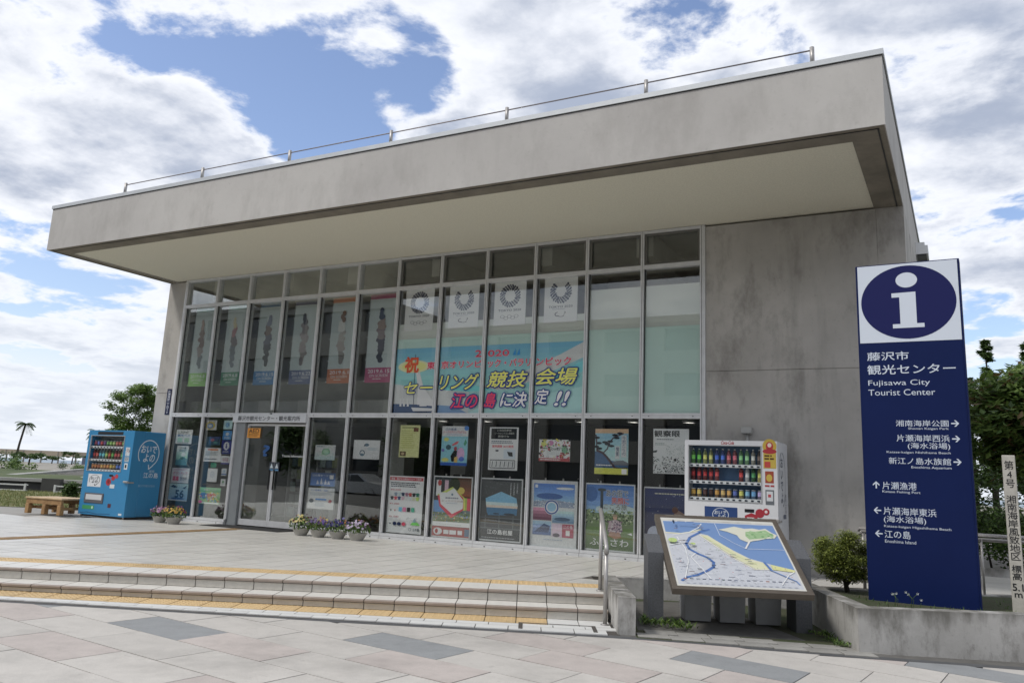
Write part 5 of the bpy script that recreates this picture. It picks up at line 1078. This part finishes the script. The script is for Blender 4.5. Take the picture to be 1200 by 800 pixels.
# ------------------------------------------------------------------ map board between granite posts
GRAN = mat('dark_granite', (0.115, 0.12, 0.13), .75, var=.35, scale=60, bump=.5, bscale=140)
ym_, tilt = .47183, .47322
SCM = 1.394553; HH = 1.452
bc = Vector((1.26476, -3.5, .50138))
t = thing('map_board', 'tilted town map panel in bronze frame standing before the white vending machine', 'map board', tuple(bc)); t.rotation_euler = (tilt, 0, ym_)
# local: x right, y up the slope, z out of the board
BRZ = mat('bronze_frame', (.17, .145, .12), .42, .5, var=.15, scale=10)
fw = .055
mb = MB().cbox(-SCM / 2, -HH / 2, -.06, SCM / 2, -HH / 2 + fw, .012, .004).cbox(-SCM / 2, HH / 2 - fw, -.06, SCM / 2, HH / 2, .012, .004).cbox(-SCM / 2, -HH / 2 + fw, -.06, -SCM / 2 + fw, HH / 2 - fw, .012, .004).cbox(SCM / 2 - fw, -HH / 2 + fw, -.06, SCM / 2, HH / 2 - fw, .012, .004)
part('frame', mb, BRZ, t); part('panel', MB().box(-SCM / 2 + fw, -HH / 2 + fw, -.05, SCM / 2 - fw, HH / 2 - fw, -.002), P('d0d2d0'), t)
s = Sheet(-SCM / 2, -HH / 2, SCM, HH, y=0, gain=.85)
s.r(.04, .045, .96, .962, 'd4d3cb').r(.055, .065, .947, .912, 'c3c7cf')
SEA = '6c90c4'
s.poly([(0.057, 0.907), (0.947, 0.905), (0.946, 0.291), (0.791, 0.354), (0.644, 0.423), (0.548, 0.519), (0.451, 0.63), (0.394, 0.714), (0.375, .74)], SEA).poly([(.057, .907), (.375, .905), (.36, .86), (0.348, 0.80), (0.283, 0.775), (0.175, 0.736), (0.057, 0.738)], SEA)
s.poly([(.36, .905), (.43, .905), (.46, .8), (.39, .72), (.33, .745), (.36, .83)], SEA)
s.line([(.057, .735), (.175, .728), (.27, .76), (.345, .80)], .022, 'dad8b8').line([(0.364, 0.884), (0.327, 0.823), (0.239, 0.746), (0.108, 0.702)], .012, 'e6e8e4')
s.line([(0.412, 0.806), (0.327, 0.753), (0.24, 0.679), (0.194, 0.587), (0.206, 0.513), (0.261, 0.454), (0.323, 0.408), (0.359, 0.35), (0.347, 0.289), (0.29, 0.236), (0.212, 0.182), (0.127, 0.147), (0.086, 0.107)], .030, '4c76b8')
s.poly([(0.327, 0.719), (0.389, 0.625), (0.527, 0.424), (0.657, 0.284), (0.774, 0.293), (0.736, 0.369), (0.642, 0.412), (0.546, 0.508), (0.451, 0.63), (0.382, 0.713)], 'd8d8b0').line([(0.32, 0.719), (0.38, 0.62), (0.517, 0.42), (0.647, 0.278), (0.78, 0.288)], .012, 'ece8d8').line([(.35, .69), (.45, .57), (.56, .44), (.68, .34)], .010, 'c8d090')
s.poly([(0.783, 0.35), (0.945, 0.29), (0.938, 0.262), (0.783, 0.284)], 'd8d890')
s.poly([(0.487, 0.806), (.55, .83), (0.624, 0.862), (.7, .835), (0.768, 0.845), (.82, .83), (0.872, 0.850), (.91, .79), (0.943, 0.758), (0.911, 0.711), (.84, .70), (0.78, 0.675), (.73, .66), (0.684, 0.637), (0.632, 0.677), (0.62, 0.732), (.55, .78)], 'd6d6c4').poly([(0.70, 0.79), (.78, .80), (0.866, 0.825), (0.92, 0.75), (0.811, 0.703), (0.705, 0.68), (0.685, 0.727)], '98bc88')
s.specks(.7, .7, .9, .8, 30, .018, ['78a870', 'a8c898'], 3).line([(0.699, 0.65), (0.645, 0.548)], .018, 'e0e0dc').line([(0.473, 0.893), (0.482, 0.721), (0.57, 0.617), (0.65, 0.544), (0.939, 0.55)], .005, 'dce4ec')
s.line([(0.742, 0.37), (0.769, 0.273)], .026, '4c76b8').line([(0.769, 0.273), (0.843, 0.212), (0.916, 0.151), (0.928, 0.115)], .014, '6c90c8')
for l in ([(0.134, 0.67), (0.175, 0.51), (0.171, 0.345), (0.112, 0.127)], [(.3, .13), (.2, .4), (.24, .45)], [(.8, .1), (.88, .22), (.93, .26)], [(.06, .55), (.2, .6)]): s.line(l, .008, 'eceeee')
rr = random.Random(4)
for k in range(46):
    x, z = rr.uniform(.08, .72), rr.uniform(.08, .62)
    if z > .9 - x * 1.05: continue
    a = rr.choice((.3, .3, 1.9)) + rr.uniform(-.1, .1); L = rr.uniform(.05, .18); s.line([(x, z), (min(x + L * math.cos(a), .92), z + L * math.sin(a) * .6)], .003, rr.choice(['dcdfe4', 'b0b4bc', 'e0e2e6']))
s.specks(.06, .08, .9, .3, 90, .006, ['9c9ca4', 'c46c6c', '6c7c9c', '84a06c', 'b0a08c'], 3).specks(.06, .3, .5, .62, 70, .006, ['9c9ca4', 'c46c6c', '6c7c9c', '84a06c'], 4).e(.09, .60, .035, .03, 'b8d078').e(.24, .56, .02, .015, 'b8d078')
for k in range(60):
    x, z = rr.uniform(.07, .9), rr.uniform(.1, .85)
    if .9 - x * .9 < z < .9 and x > .35: continue
    w_ = rr.uniform(.02, .05); s.r(x, z, x + w_, z + .007, rr.choice(['5c6070', '6c7080', '7c6c6c', '50607c']))
for i in range(18): s.r(.09 + i * .045, .078, .115 + i * .045, .09, rr.choice(['7c8494', '50586c', '9c6c5c', '8c9098']))
s.t('湘南海岸江の島観光案内図', .263, .922, .748, .945, '5c5850', .01).poly([(.12, .84), (.13, .87), (.14, .84), (.13, .80)], '24344c').lines(.16, .83, .3, .845, 1, '4468a0').lines(.08, .925, .22, .935, 1, '8c8880').lines(.78, .922, .93, .932, 1, '8c8880')
pr_ = s.build('map_print', t); pr_.rotation_euler = (-PI / 2, 0, 0); pr_.location = (0, 0, .001)
# granite posts either side
def gpost(s0, label):
    x, y = s0; t = thing('granite_post', label, 'post', (x, y, 0), ym_, 'granite posts carrying the map board')
    w, d, zb = .165, .34, -.32
    mb = MB(); vs = [(0, 0, zb), (w, 0, zb), (w, d, zb), (0, d, zb), (0, 0, .47), (w, 0, .47), (w, d, .64), (0, d, .64)]
    mb.add(vs, [(0, 3, 2, 1), (4, 5, 6, 7), (0, 1, 5, 4), (1, 2, 6, 5), (2, 3, 7, 6), (3, 0, 4, 7)]); part('post_block', mb, GRAN, t)
    return t
gpost((.535, -3.97), 'left dark granite post of the map board'); gpost((1.91, -3.255), 'right dark granite post of the map board')
# grey boxes tucked under the board
GB = mat('grey_box', (.33, .335, .34), .7, var=.15, scale=5)
for i, (cx, cy, w, lb) in enumerate(((.86, -3.34, .31, 'pale grey tapered bin under the map board, leftmost of three'), (1.18, -3.14, .30, 'grey tapered bin in the middle under the map board'), (1.52, -2.95, .30, 'grey tapered bin under the map board, rightmost of three'))):
    t = thing('waste_bin', lb, 'bin', (cx, cy, gz(cx)), ym_, 'grey bins under the map board'); h = .62; a, b = w / 2 * .88, w / 2; dd = .17
    mb = MB().add([(-a, -dd * .9, 0), (a, -dd * .9, 0), (a, dd, 0), (-a, dd, 0), (-b, -dd * 1.05, h), (b, -dd * 1.05, h), (b, dd, h), (-b, dd, h)], [(0, 3, 2, 1), (4, 5, 6, 7), (0, 1, 5, 4), (1, 2, 6, 5), (2, 3, 7, 6), (3, 0, 4, 7)])
    part('bin_body', mb, GB, t); part('lid', MB().cbox(-b - .012, -dd * 1.05 - .012, h + .001, b + .012, dd + .012, h + .035, .008), GB, t)
    part('door_panel', MB().cbox(-b * .5, -dd * .98 - .012, .26, b * .5, -dd * .98 + .004, .46, .004), GB, t)

# ------------------------------------------------------------------ handrail on the steps
t = thing('handrail', 'stainless steel handrail at the right end of the steps', 'handrail', (-.06, -3.77, 0))
A0, A1 = Vector((-.02, -.02, 0)), Vector((-.02, -.02, .78)); B0 = Vector((.33, -.72, gz(.3))); B1 = Vector((.33, -.72, .52))
part('post', MB().tube([A0, A1], .021, 12), STEEL, t); part('post', MB().tube([B0, B1 - Vector((0, 0, .02))], .021, 12), STEEL, t)
dr = (B1 - A1); top = A1 - dr * .22 + Vector((0, 0, .03))
part('top_rail', MB().tube([top, A1 + Vector((0, 0, .03)), B1 + Vector((0, 0, .01)), B1 + dr * .03 + Vector((.0, .0, -.05))], .024, 12), STEEL, t)
for q in (A0, B0): part('flange', MB().lathe([(.045, 0), (.045, .006), (.02, .008)], c=tuple(q + Vector((0, 0, .003))), n=16), STEEL, t)

# marker post
MST = mat('marker_stone', (.50, .48, .43), .8, var=.25, scale=7, bump=.3)
t = thing('height_marker_post', 'pale square post with vertical black characters at the right edge', 'marker post', (3.965, -2.30, .0), -.03)
part('post_body', MB().cbox(-.062, 0, -.1, .062, .12, 1.64, .006), MST, t)
s = Sheet(0, 0, 1, 1, y=-.0008)
s.t('第4号', -.042, 1.30, .042, 1.58, '24262a', .01, vertical=True).t('湘南海岸風致地区', -.046, .56, .046, 1.22, '24262a', .01, vertical=True).t('標高', -.044, .36, .044, .51, '24262a', .01, vertical=True).t('5.1', -.048, .255, .048, .325, '24262a', .02).t('m', -.034, .19, .034, .232, '24262a', .02)
s.build('lettering', t)

# railing behind the sign
t = thing('side_railing', 'low double tube steel railing behind the sign and marker post', 'railing', (2.31, -1.0, 0))
for dy, dz in ((0, .745), (.07, .69)): part('tube_rail', MB().tube([(0, dy, dz - .05), (.0, dy, dz), (5.5, dy, dz)], .022, 10), STEEL, t)
for x in (.04, 1.36, 2.8, 4.2): part('post', MB().tube([(x, .035, 0), (x, .035, .69)], .014 if x == 1.36 else .02, 8), STEEL, t)
mb = MB()
# kerb at the hedge foot
part('hedge_kerb', MB().prism([(3.1, 2.55), (9, 3.1), (9, 3.25), (3.1, 2.7)], -.1, .12), CURB, None, label='low dark kerb at the foot of the hedge right of the building', cat='kerb')

# ------------------------------------------------------------------ trees and hedge on the right
def limb(mb, rr, p, d, L, r, depth, tips):
    pts = [p]; rs = [r]; q = Vector(p); dd = Vector(d)
    for k in range(3): dd = (dd + Vector((rr.uniform(-.25, .25), rr.uniform(-.25, .25), rr.uniform(-.05, .2)))).normalized(); q = q + dd * L / 3; pts.append(Vector(q)); rs.append(r * (1 - .22 * (k + 1)))
    mb.tube(pts, rs, 6, cap=False)
    if depth == 0: tips.append(q); return
    for k in range(rr.choice((2, 3))):
        nd = (dd + Vector((rr.uniform(-.9, .9), rr.uniform(-.9, .9), rr.uniform(-.2, .6)))).normalized(); limb(mb, rr, q, nd, L * rr.uniform(.6, .8), r * .5, depth - 1, tips)
    tips.append(q)
def tree(name, label, loc, h, crown, trunk_r, stems, nleaf, lsize, mats, seed, clumps=60, cl_r=.3, cz=.62, leafmats=None, aspect=.5, group=None, depth=3):
    rr = random.Random(seed); t = thing(name, label, 'tree', loc, group=group); mb = MB(); tips = []
    for k in range(stems):
        a = rr.random() * 6.28; limb(mb, rr, Vector((math.cos(a) * .12 * (stems > 1), math.sin(a) * .12 * (stems > 1), 0)), Vector((math.cos(a) * .25 * (stems > 1), math.sin(a) * .25 * (stems > 1), 1)), h * .42, trunk_r, depth, tips)
    part('trunk', mb, BARK, t)
    cl = [(tuple(q), cl_r) for q in tips if q.z > h * .3]
    for k in range(clumps):
        v = Vector((rr.gauss(0, 1), rr.gauss(0, 1), rr.gauss(0, 1))).normalized() * rr.uniform(.55, 1.0)
        cl.append(((v.x * crown[0], v.y * crown[1], h * cz + v.z * crown[2]), cl_r * rr.uniform(.7, 1.2)))
    lf = MB(); leaf_cloud(lf, rr, (0, 0, 0), (1, 1, 1), nleaf, lsize, mats, clump=cl, aspect=aspect, flat=.75); part('crown', lf, leafmats or LEAF, t, kind='stuff'); return t
tree('broadleaf_tree', 'broad leaved tree with glossy hanging leaves behind the marker post', (5.25, 6.3, 0), 4.0, (1.85, 1.6, 1.15), .09, 3, 24000, .21, [0, 1, 1, 1, 2, 2, 2, 2, 3], 21, 130, .42, .68, aspect=.42)
tree('broadleaf_tree', 'darker broad leaved tree overlapping the first at the right edge', (7.9, 6.0, 0), 4.3, (1.7, 1.6, 1.3), .1, 3, 14000, .21, [0, 0, 1, 1, 2], 24, 70, .42, .68, aspect=.42)
# hedge bank farther back
rr = random.Random(77); t = thing('tall_hedge', 'tall dark hedge mass closing the view behind the tree trunks', 'hedge', (6.5, 11, 0)); lf = MB(); cl = [((rr.uniform(-4.5, 5), rr.uniform(-.6, .8), rr.uniform(.2, 2.0)), .45) for _ in range(150)]
leaf_cloud(lf, rr, (0, 0, 0), (1, 1, 1), 15000, .16, [0, 0, 0, 1], clump=cl, aspect=.55); part('foliage', lf, LEAF, t, kind='stuff'); part('stems', MB().tube([(0, 0, 0), (0.1, 0, 1.8)], .05, 6).tube([(-2, 0, 0), (-2.1, 0, 1.8)], .05, 6).tube([(2, 0, 0), (2.1, 0, 1.8)], .05, 6), BARK, t)
# conifers beyond
def conifer(loc, h, r, label, seed):
    rr = random.Random(seed); t = thing('conifer', label, 'tree', loc, group='dark conifers beyond the broad leaved tree'); part('trunk', MB().tube([(0, 0, 0), (0, 0, h * .96)], [.16, .02], 8), BARK, t); cl = []
    for k in range(70): q = rr.random(); a = rr.random() * 6.28; R0 = r * (1 - q) ** .8 * rr.uniform(.3, 1); cl.append(((R0 * math.cos(a), R0 * math.sin(a), h * (.25 + .74 * q)), .35 * (1.15 - q)))
    lf = MB(); leaf_cloud(lf, rr, (0, 0, 0), (1, 1, 1), 7000, .22, [0, 0, 0, 1], clump=cl, aspect=.5); part('crown', lf, LEAF[:2], t, kind='stuff')
conifer((4.6, 28.5, -.3), 8.4, 1.4, 'dark conifer with the taller pointed top beyond the tree', 2); conifer((6.3, 30, -.3), 8.6, 2.2, 'dark conifer, right hand of the far pair', 5); conifer((3.9, 33, -.3), 7.3, 2.6, 'low dark conifer mass just right of the sign', 8)
# hedge
rr = random.Random(31); t = thing('hedge', 'dense dark hedge behind the railing right of the building', 'hedge', (5.6, 3.6, 0)); lf = MB(); cl = []
for k in range(160): cl.append(((rr.uniform(-2.6, 3.5), rr.uniform(-.35, .8), rr.uniform(.15, 1.0)), .25))
leaf_cloud(lf, rr, (0, 0, 0), (1, 1, 1), 15000, .09, [0, 0, 1, 1, 2], clump=cl, aspect=.55); part('foliage', lf, LEAF, t, kind='stuff')
st = MB()
for k in range(40): x, y = rr.uniform(-2.5, 3.3), rr.uniform(-.2, .5); st.tube([(x, y, 0), (x + rr.uniform(-.1, .1), y, .5), (x + rr.uniform(-.25, .25), y, 1.0)], [.02, .015, .008], 5)
part('stems', st, BARK, t)

# ------------------------------------------------------------------ left background: path, lawn, sea wall, promenade
def cf(lat, dep): return (3.565 + EXC * lat - FXC * dep, -12.622 + EYC * lat + FYC * dep)
ca = .49743; EXC, EYC = math.cos(ca), math.sin(ca); FXC, FYC = math.sin(ca), math.cos(ca)
def strip(name, lat0, lat1, d0, d1, z, m, z1=None):
    z1 = z if z1 is None else z1; p = [cf(lat0, d0), cf(lat1, d0), cf(lat1, d1), cf(lat0, d1)]
    return struct(name, MB().add([(p[0][0], p[0][1], z), (p[1][0], p[1][1], z), (p[2][0], p[2][1], z1), (p[3][0], p[3][1], z1)], [(0, 1, 2, 3)]), m)
PATH = mat('grey_path', (0.30, 0.29, 0.27), .9, var=.15, scale=.6, bump=.2)
GRASS = mat('lawn_ground', (0.10, 0.12, 0.04), .95, col2=(0.17, 0.155, 0.065), scale=.5, bump=.6, bscale=8)
PAVB = mat('background_ground', (0.30, 0.29, 0.27), .9, var=.2, scale=.4)
strip('background_ground', -220, 130, 14, 175, -.55, mat('bank_ground', (.09, .10, .05), .95, var=.4, scale=.15))
strip('path', -60, -5, 16.5, 21.0, -.03, PATH); strip('lawn', -70, -3, 21.0, 31.5, -.02, GRASS)
strip('promenade_ground', -220, 60, 52, 175, .45, mat('promenade', (.32, .30, .26), .9, var=.3, scale=.3))
strip('bank', -120, 20, 33, 52, .0, mat('bank_green', (.05, .075, .025), .95, col2=(.09, .11, .04), scale=.7, bump=1, bscale=3), .5)
part('side_paving', MB().prism([(2.98, -1.2), (12, -1.0), (12, 14), (2.98, 14)], -.2, -.004), mat('side_paving', (.36, .34, .31), .85, var=.15, scale=.8), None, kind='structure')
rr = random.Random(8); gb = MB()
for k in range(14000):
    d = rr.uniform(21.1, 31.3); l = rr.uniform(-24, -9) ; x, y = cf(l * d / 25, d); L = rr.uniform(.03, .10); a = rr.random() * 6.3
    gb.add([(x - .02, y, -.02), (x + .02, y, -.02), (x + math.cos(a) * L * .4, y + math.sin(a) * L * .4, -.02 + L)], [(0, 1, 2)], rr.choice((0, 0, 1, 2)))
tag(part('lawn_grass', gb, [mat('grass_a', (.13, .15, .045), .9), mat('grass_b', (.20, .19, .08), .9), mat('grass_c', (.08, .11, .03), .9)], None), kind='stuff', label='short dry green grass of the seaside lawn', cat='grass')
# sea wall, white fence
def bar(mb, l0, l1, d, z0, z1, th=.1, m=0): mb.prism([cf(l0, d), cf(l1, d), cf(l1, d + th), cf(l0, d + th)], z0, z1, m)
mb = MB(); bar(mb, -40, -5, 32.2, -.1, .30, .3); wall_t = thing('sea_wall', 'long low dark wall with pale coping beyond the lawn', 'wall')
part('wall_body', mb, mat('wall_dark', (.07, .07, .065), .8, var=.3, scale=1), wall_t); mb = MB(); bar(mb, -40, -5, 32.1, .305, .42, .5); part('wall_coping', mb, mat('coping_pale', (.36, .36, .34), .8, var=.2, scale=2), wall_t)
mb = MB(); bar(mb, -17.75, -17.05, 31.8, -.1, .45, .25); part('wall_pier', mb, mat('wall_dark', (.07, .07, .065)), wall_t)
ft = thing('white_fence', 'low white tube fence in front of the dark sea wall', 'fence'); WF = mat('fence_white', (.62, .63, .62), .6)
for seg in ((-24, -17.9), (-16.9, -13.2), (-11.8, -6)):
    for z in (-.02, .18): mb = MB(); bar(mb, seg[0], seg[1], 31.2, z, z + .045, .04); part('fence_rail', mb, WF, ft)
    l = seg[0]
    while l <= seg[1]: mb = MB(); bar(mb, l, l + .06, 31.14, -.1, .25, .05); part('fence_post', mb, WF, ft); l += 1.5
# steps up the bank
st = thing('bank_stairs', 'wide grey stairs with sloping side walls climbing the green bank', 'stairs'); CS = mat('stair_grey', (.30, .29, .28), .85, var=.2, scale=2)
for k in range(8):
    q = k / 8; mb = MB(); bar(mb, -26.3 + q * 1.4, -22.9 - q * .9, 43.5 + k * .7, -.1, .08 + .07 * k, .75); part('stair_step', mb, CS, st)
for a0, a1, b0, b1 in ((-27.2, -26.5, -25.4, -25.1), (-22.6, -22.2, -23.9, -23.6)):
    p = [cf(a0, 43.3), cf(a1, 43.3), cf(b1, 49.3), cf(b0, 49.3)]; mb = MB().prism(p, -.1, lambda x, y: .2 + .5 * ((x - 3.565) * -FXC + (y + 12.622) * FYC - 43.3) / 6); part('side_wall', mb, mat('coping_pale', (.36, .36, .34)), st)
# promenade shelter
sh_ = thing('promenade_shelter', 'long low beige roofed shelter on thin posts along the seafront', 'shelter'); rf = MB(); bar(rf, -150, -78.2, 150, 1.75, 2.65, 5); part('roof', rf, mat('shelter_beige', (.36, .31, .24), .8, var=.2, scale=.5), sh_)
for k in range(19):
    mb = MB(); l = -78.5 - k * 3.1; bar(mb, l, l + .2, 150.2, -.5, 1.75, .2); part('post', mb, mat('shelter_post', (.22, .21, .20), .8), sh_)
    mb = MB(); bar(mb, l, l + .12, 149.93, 1.72, 2.6, .05); part('roof_rib', mb, mat('shelter_post', (.22, .21, .20)), sh_)
tag(part('notice_post', (lambda m: (bar(m, -76.6, -75.4, 149, .5, 2.0, .1), m)[1])(MB()), P('5c6478'), None), label='small grey upright notice board right of the promenade shelter', cat='notice board')
# people and clutter far away read as one dark mass along the promenade: low shrubs instead
def bush(label, lat, dep, z, w, h, n, seed, ms=(0, 0, 1)):
    rr = random.Random(seed); x, y = cf(lat, dep); t = thing('seaside_shrub', label, 'shrub', (x, y, z)); lf = MB(); cl = [((rr.uniform(-w, w) * EXC, rr.uniform(-w, w) * EYC, rr.uniform(.1, .8) * h), h * .35) for _ in range(30)]
    leaf_cloud(lf, rr, (0, 0, 0), (1, 1, 1), n, h * .16, list(ms), clump=cl, aspect=.6); part('foliage', lf, LEAF, t, kind='stuff'); part('stems', MB().tube([(0, 0, -.2), (0, 0, h * .5)], .04, 5), BARK, t)
bush('green hedge mass left of the bank stairs', -33.5, 52, .3, 6, 1.0, 3500, 1, (0, 1, 1, 2)); bush('green hedge mass right of the bank stairs', -24.5, 50.5, .3, 3.2, 1.0, 3000, 2, (0, 1, 1, 2))
bush('dark shrub mass at the far left edge on the bank', -37, 58, .5, 3, 1.1, 2500, 3, (0, 0, 1)); bush('dark clipped shrub band right of the palm tree', -30, 60, .5, 3, .7, 2500, 4, (0, 0, 0, 1)); bush('dark round shrub just left of the blue vending machine', -14.35, 27.5, -.05, .16, .55, 1800, 5, (0, 0, 1))
# pines and palms
def palm(x, y, z, h, label, seed, lean=.8):
    rr = random.Random(seed); t = thing('palm_tree', label, 'palm tree', (x, y, z), group='palm trees by the sea'); top = Vector((lean, 0, h)); part('trunk', MB().tube([(0, 0, 0), (lean * .35, 0, h * .5), top], [.17, .13, .11], 8), BARK, t)
    lf = MB()
    for k in range(26):
        a = 2 * PI * k / 26 + rr.uniform(-.1, .1); up = rr.uniform(-.6, .9); d = Vector((math.cos(a), math.sin(a), 0)); L = rr.uniform(.8, 1.15); pts = [top + d * L * q + Vector((0, 0, up * L * q - .75 * L * q * q)) for q in (0, .3, .6, .8, 1)]
        f = Vector((-math.sin(a), math.cos(a), 0))
        for i in range(4):
            for j in range(5):
                q = pts[i].lerp(pts[i + 1], j / 5); w = .28 * (1 - .5 * (i / 4)) + .08
                for sg in (-1, 1): lf.add([q, q + f * sg * w + d * .12 - Vector((0, 0, .12)), q + d * .09], [(0, 1, 2)], rr.choice((0, 0, 1)))
    part('crown', lf, LEAF[:2], t, kind='stuff')
palm(-98.4, 48.2, .3, 5.0, 'tall thin palm tree standing alone on the seafront left', 3, 1.0); palm(-89.8, 52.1, .3, 4.4, 'palm tree partly hidden behind the blue vending machine', 6, .5)
for i, (x, y, h, lb) in enumerate(((-130.5, 77, 2.3, 'small spreading pine tree near the right end of the shelter'), (-133.8, 75.6, 1.6, 'smallest of the wind shaped pines under the shelter'), (-92, 46, 1.7, 'low dark pine tree right of the lone palm'), (-96, 42.5, 1.4, 'low pine tree at the far left edge'))):
    rr = random.Random(40 + i); t = thing('seaside_pine', lb, 'tree', (x, y, .0), group='small pines on the seafront'); part('trunk', MB().tube([(0, 0, 0), (.1, 0, h * .6), (.3, 0, h)], [.14, .1, .05], 6), BARK, t)
    cl = [((rr.uniform(-1.6, 1.6), rr.uniform(-1.6, 1.6), h * rr.uniform(.75, 1.1)), .35) for _ in range(22)]; lf = MB(); leaf_cloud(lf, rr, (0, 0, 0), (1, 1, 1), 1200, .3, [0, 0, 1], clump=cl, flat=.4); part('crown', lf, LEAF[:2], t, kind='stuff')
tree('park_tree', 'bushy round crowned tree behind the blue vending machine', (-36.1, 17.3, 0), 5.2, (1.85, 1.75, 1.5), .12, 1, 15000, .16, [0, 1, 1, 2, 2, 2], 12, 75, .34, .72, depth=3)
# sea
strip('sea', -4000, 4000, 178, 6000, -.5, mat('sea_water', (.16, .22, .27), .35, spec=.4))

# ------------------------------------------------------------------ the building across the road (behind the viewpoint, seen in the glass)
OW = mat('opposite_wall', (.38, .365, .33), .85, var=.1, scale=.5); OG = mat('opposite_glass', (.05, .06, .07), .15)
def block(x0, x1, y, H, label, n, wm):
    OB = thing('opposite_building', label, 'building', (0, y, 0)); w = (x1 - x0) / n; fh = H / 4
    for f in range(4):
        z = f * fh
        part('wall_band', MB().box(x0, -8, z - (.6 if f == 0 else 0), x1, 0, z + fh * .35), wm, OB)
        part('wall_band', MB().box(x0, -8, z + fh * .85, x1, 0, z + fh - .002), wm, OB)
        for k in range(n):
            part('wall_pier', MB().box(x0 + k * w, -.5, z + fh * .35 + .002, x0 + k * w + w * .35, -.003, z + fh * .85 - .002), wm, OB)
            part('window', MB().box(x0 + k * w + w * .35, -.45, z + fh * .35 + .002, x0 + (k + 1) * w, -.40, z + fh * .85 - .002), OG, OB)
        part('wall_core', MB().box(x0, -8, z + fh * .35 + .002, x1, -.52, z + fh * .85 - .002), wm, OB)
    part('parapet', MB().box(x0 - .2, -.3, H, x1 + .2, .2, H + .35), wm, OB)
block(-34, 22, -36, 11.2, 'pale long building across the road behind the viewpoint', 14, OW)
block(-78, -37, -40, 15.0, 'grey brown building across the road, farther left behind the viewpoint', 9, mat('opposite_wall_grey', (.24, .235, .22), .85, var=.15, scale=.5))
block(-125, -82, -30, 13.5, 'low grey building across the road at the far left behind the viewpoint', 8, mat('opposite_wall_dull', (.27, .25, .23), .85, var=.15, scale=.5))
struct('road', MB().box(-160, -32, -.5, 60, -19, -.30), mat('asphalt', (.055, .055, .057), .9, var=.2, scale=2))
for i, (x, y, h) in enumerate(((-50, -34, 6.5), (-41, -35, 5.5), (-62, -33, 6), (-29, -34, 5), (-74, -31, 6.5))):
    tree('street_tree', ['dense street tree across the road', 'smaller dense tree across the road', 'wide dense tree across the road', 'tree before the pale building across the road', 'farthest dense tree across the road'][i], (x, y, -.3), h, (2.6, 2.2, 2.0), .16, 1, 3500, .38, [0, 0, 1], 60 + i, 60, .7, .6, depth=2)
# parked silver car behind the viewpoint, mirrored in the glass
CAR = thing('parked_car', 'silver saloon car parked across the road, seen mirrored in the lower windows', 'car', (-27.5, -26, -.30)); CB = mat('car_silver', (.50, .51, .52), .3, .6)
prof = [(-2.2, .35), (-2.2, .75), (-2.05, .88), (-1.3, .95), (-.75, 1.38), (.45, 1.42), (1.15, .98), (1.95, .86), (2.2, .7), (2.2, .35)]
def ext(pts, y0, y1, m=0, tap=0.0):
    n = len(pts); mb = MB(); vs = [(x, y0 + (tap if z > 1 else 0), z) for x, z in pts] + [(x, y1 - (tap if z > 1 else 0), z) for x, z in pts]
    mb.add(vs, [tuple(range(n)), tuple(range(n, 2 * n))[::-1]] + [(i, n + i, n + (i + 1) % n, (i + 1) % n) for i in range(n)], m); return mb
part('body', ext(prof, -.85, .85, tap=.14), CB, CAR)
part('side_window', ext([(-1.15, .97), (-.70, 1.32), (-.15, 1.34), (-.15, .97)], .845, .853), OG, CAR); part('side_window', ext([(-.08, .97), (-.08, 1.34), (.42, 1.35), (.98, .97)], .845, .853), OG, CAR)
for x in (-1.35, 1.38):
    for y in (-.78, .78):
        wv = part('wheel', MB().lathe([(.31, -.1), (.32, -.06), (.32, .06), (.31, .1), (.2, .11)], n=16), BLACK, CAR, (x, y, .32)); wv.rotation_euler = (PI / 2, 0, 0)
for y in (-.6, .6): part('headlight', MB().box(2.1, y - .16, .62, 2.215, y + .16, .74), WHITE, CAR)
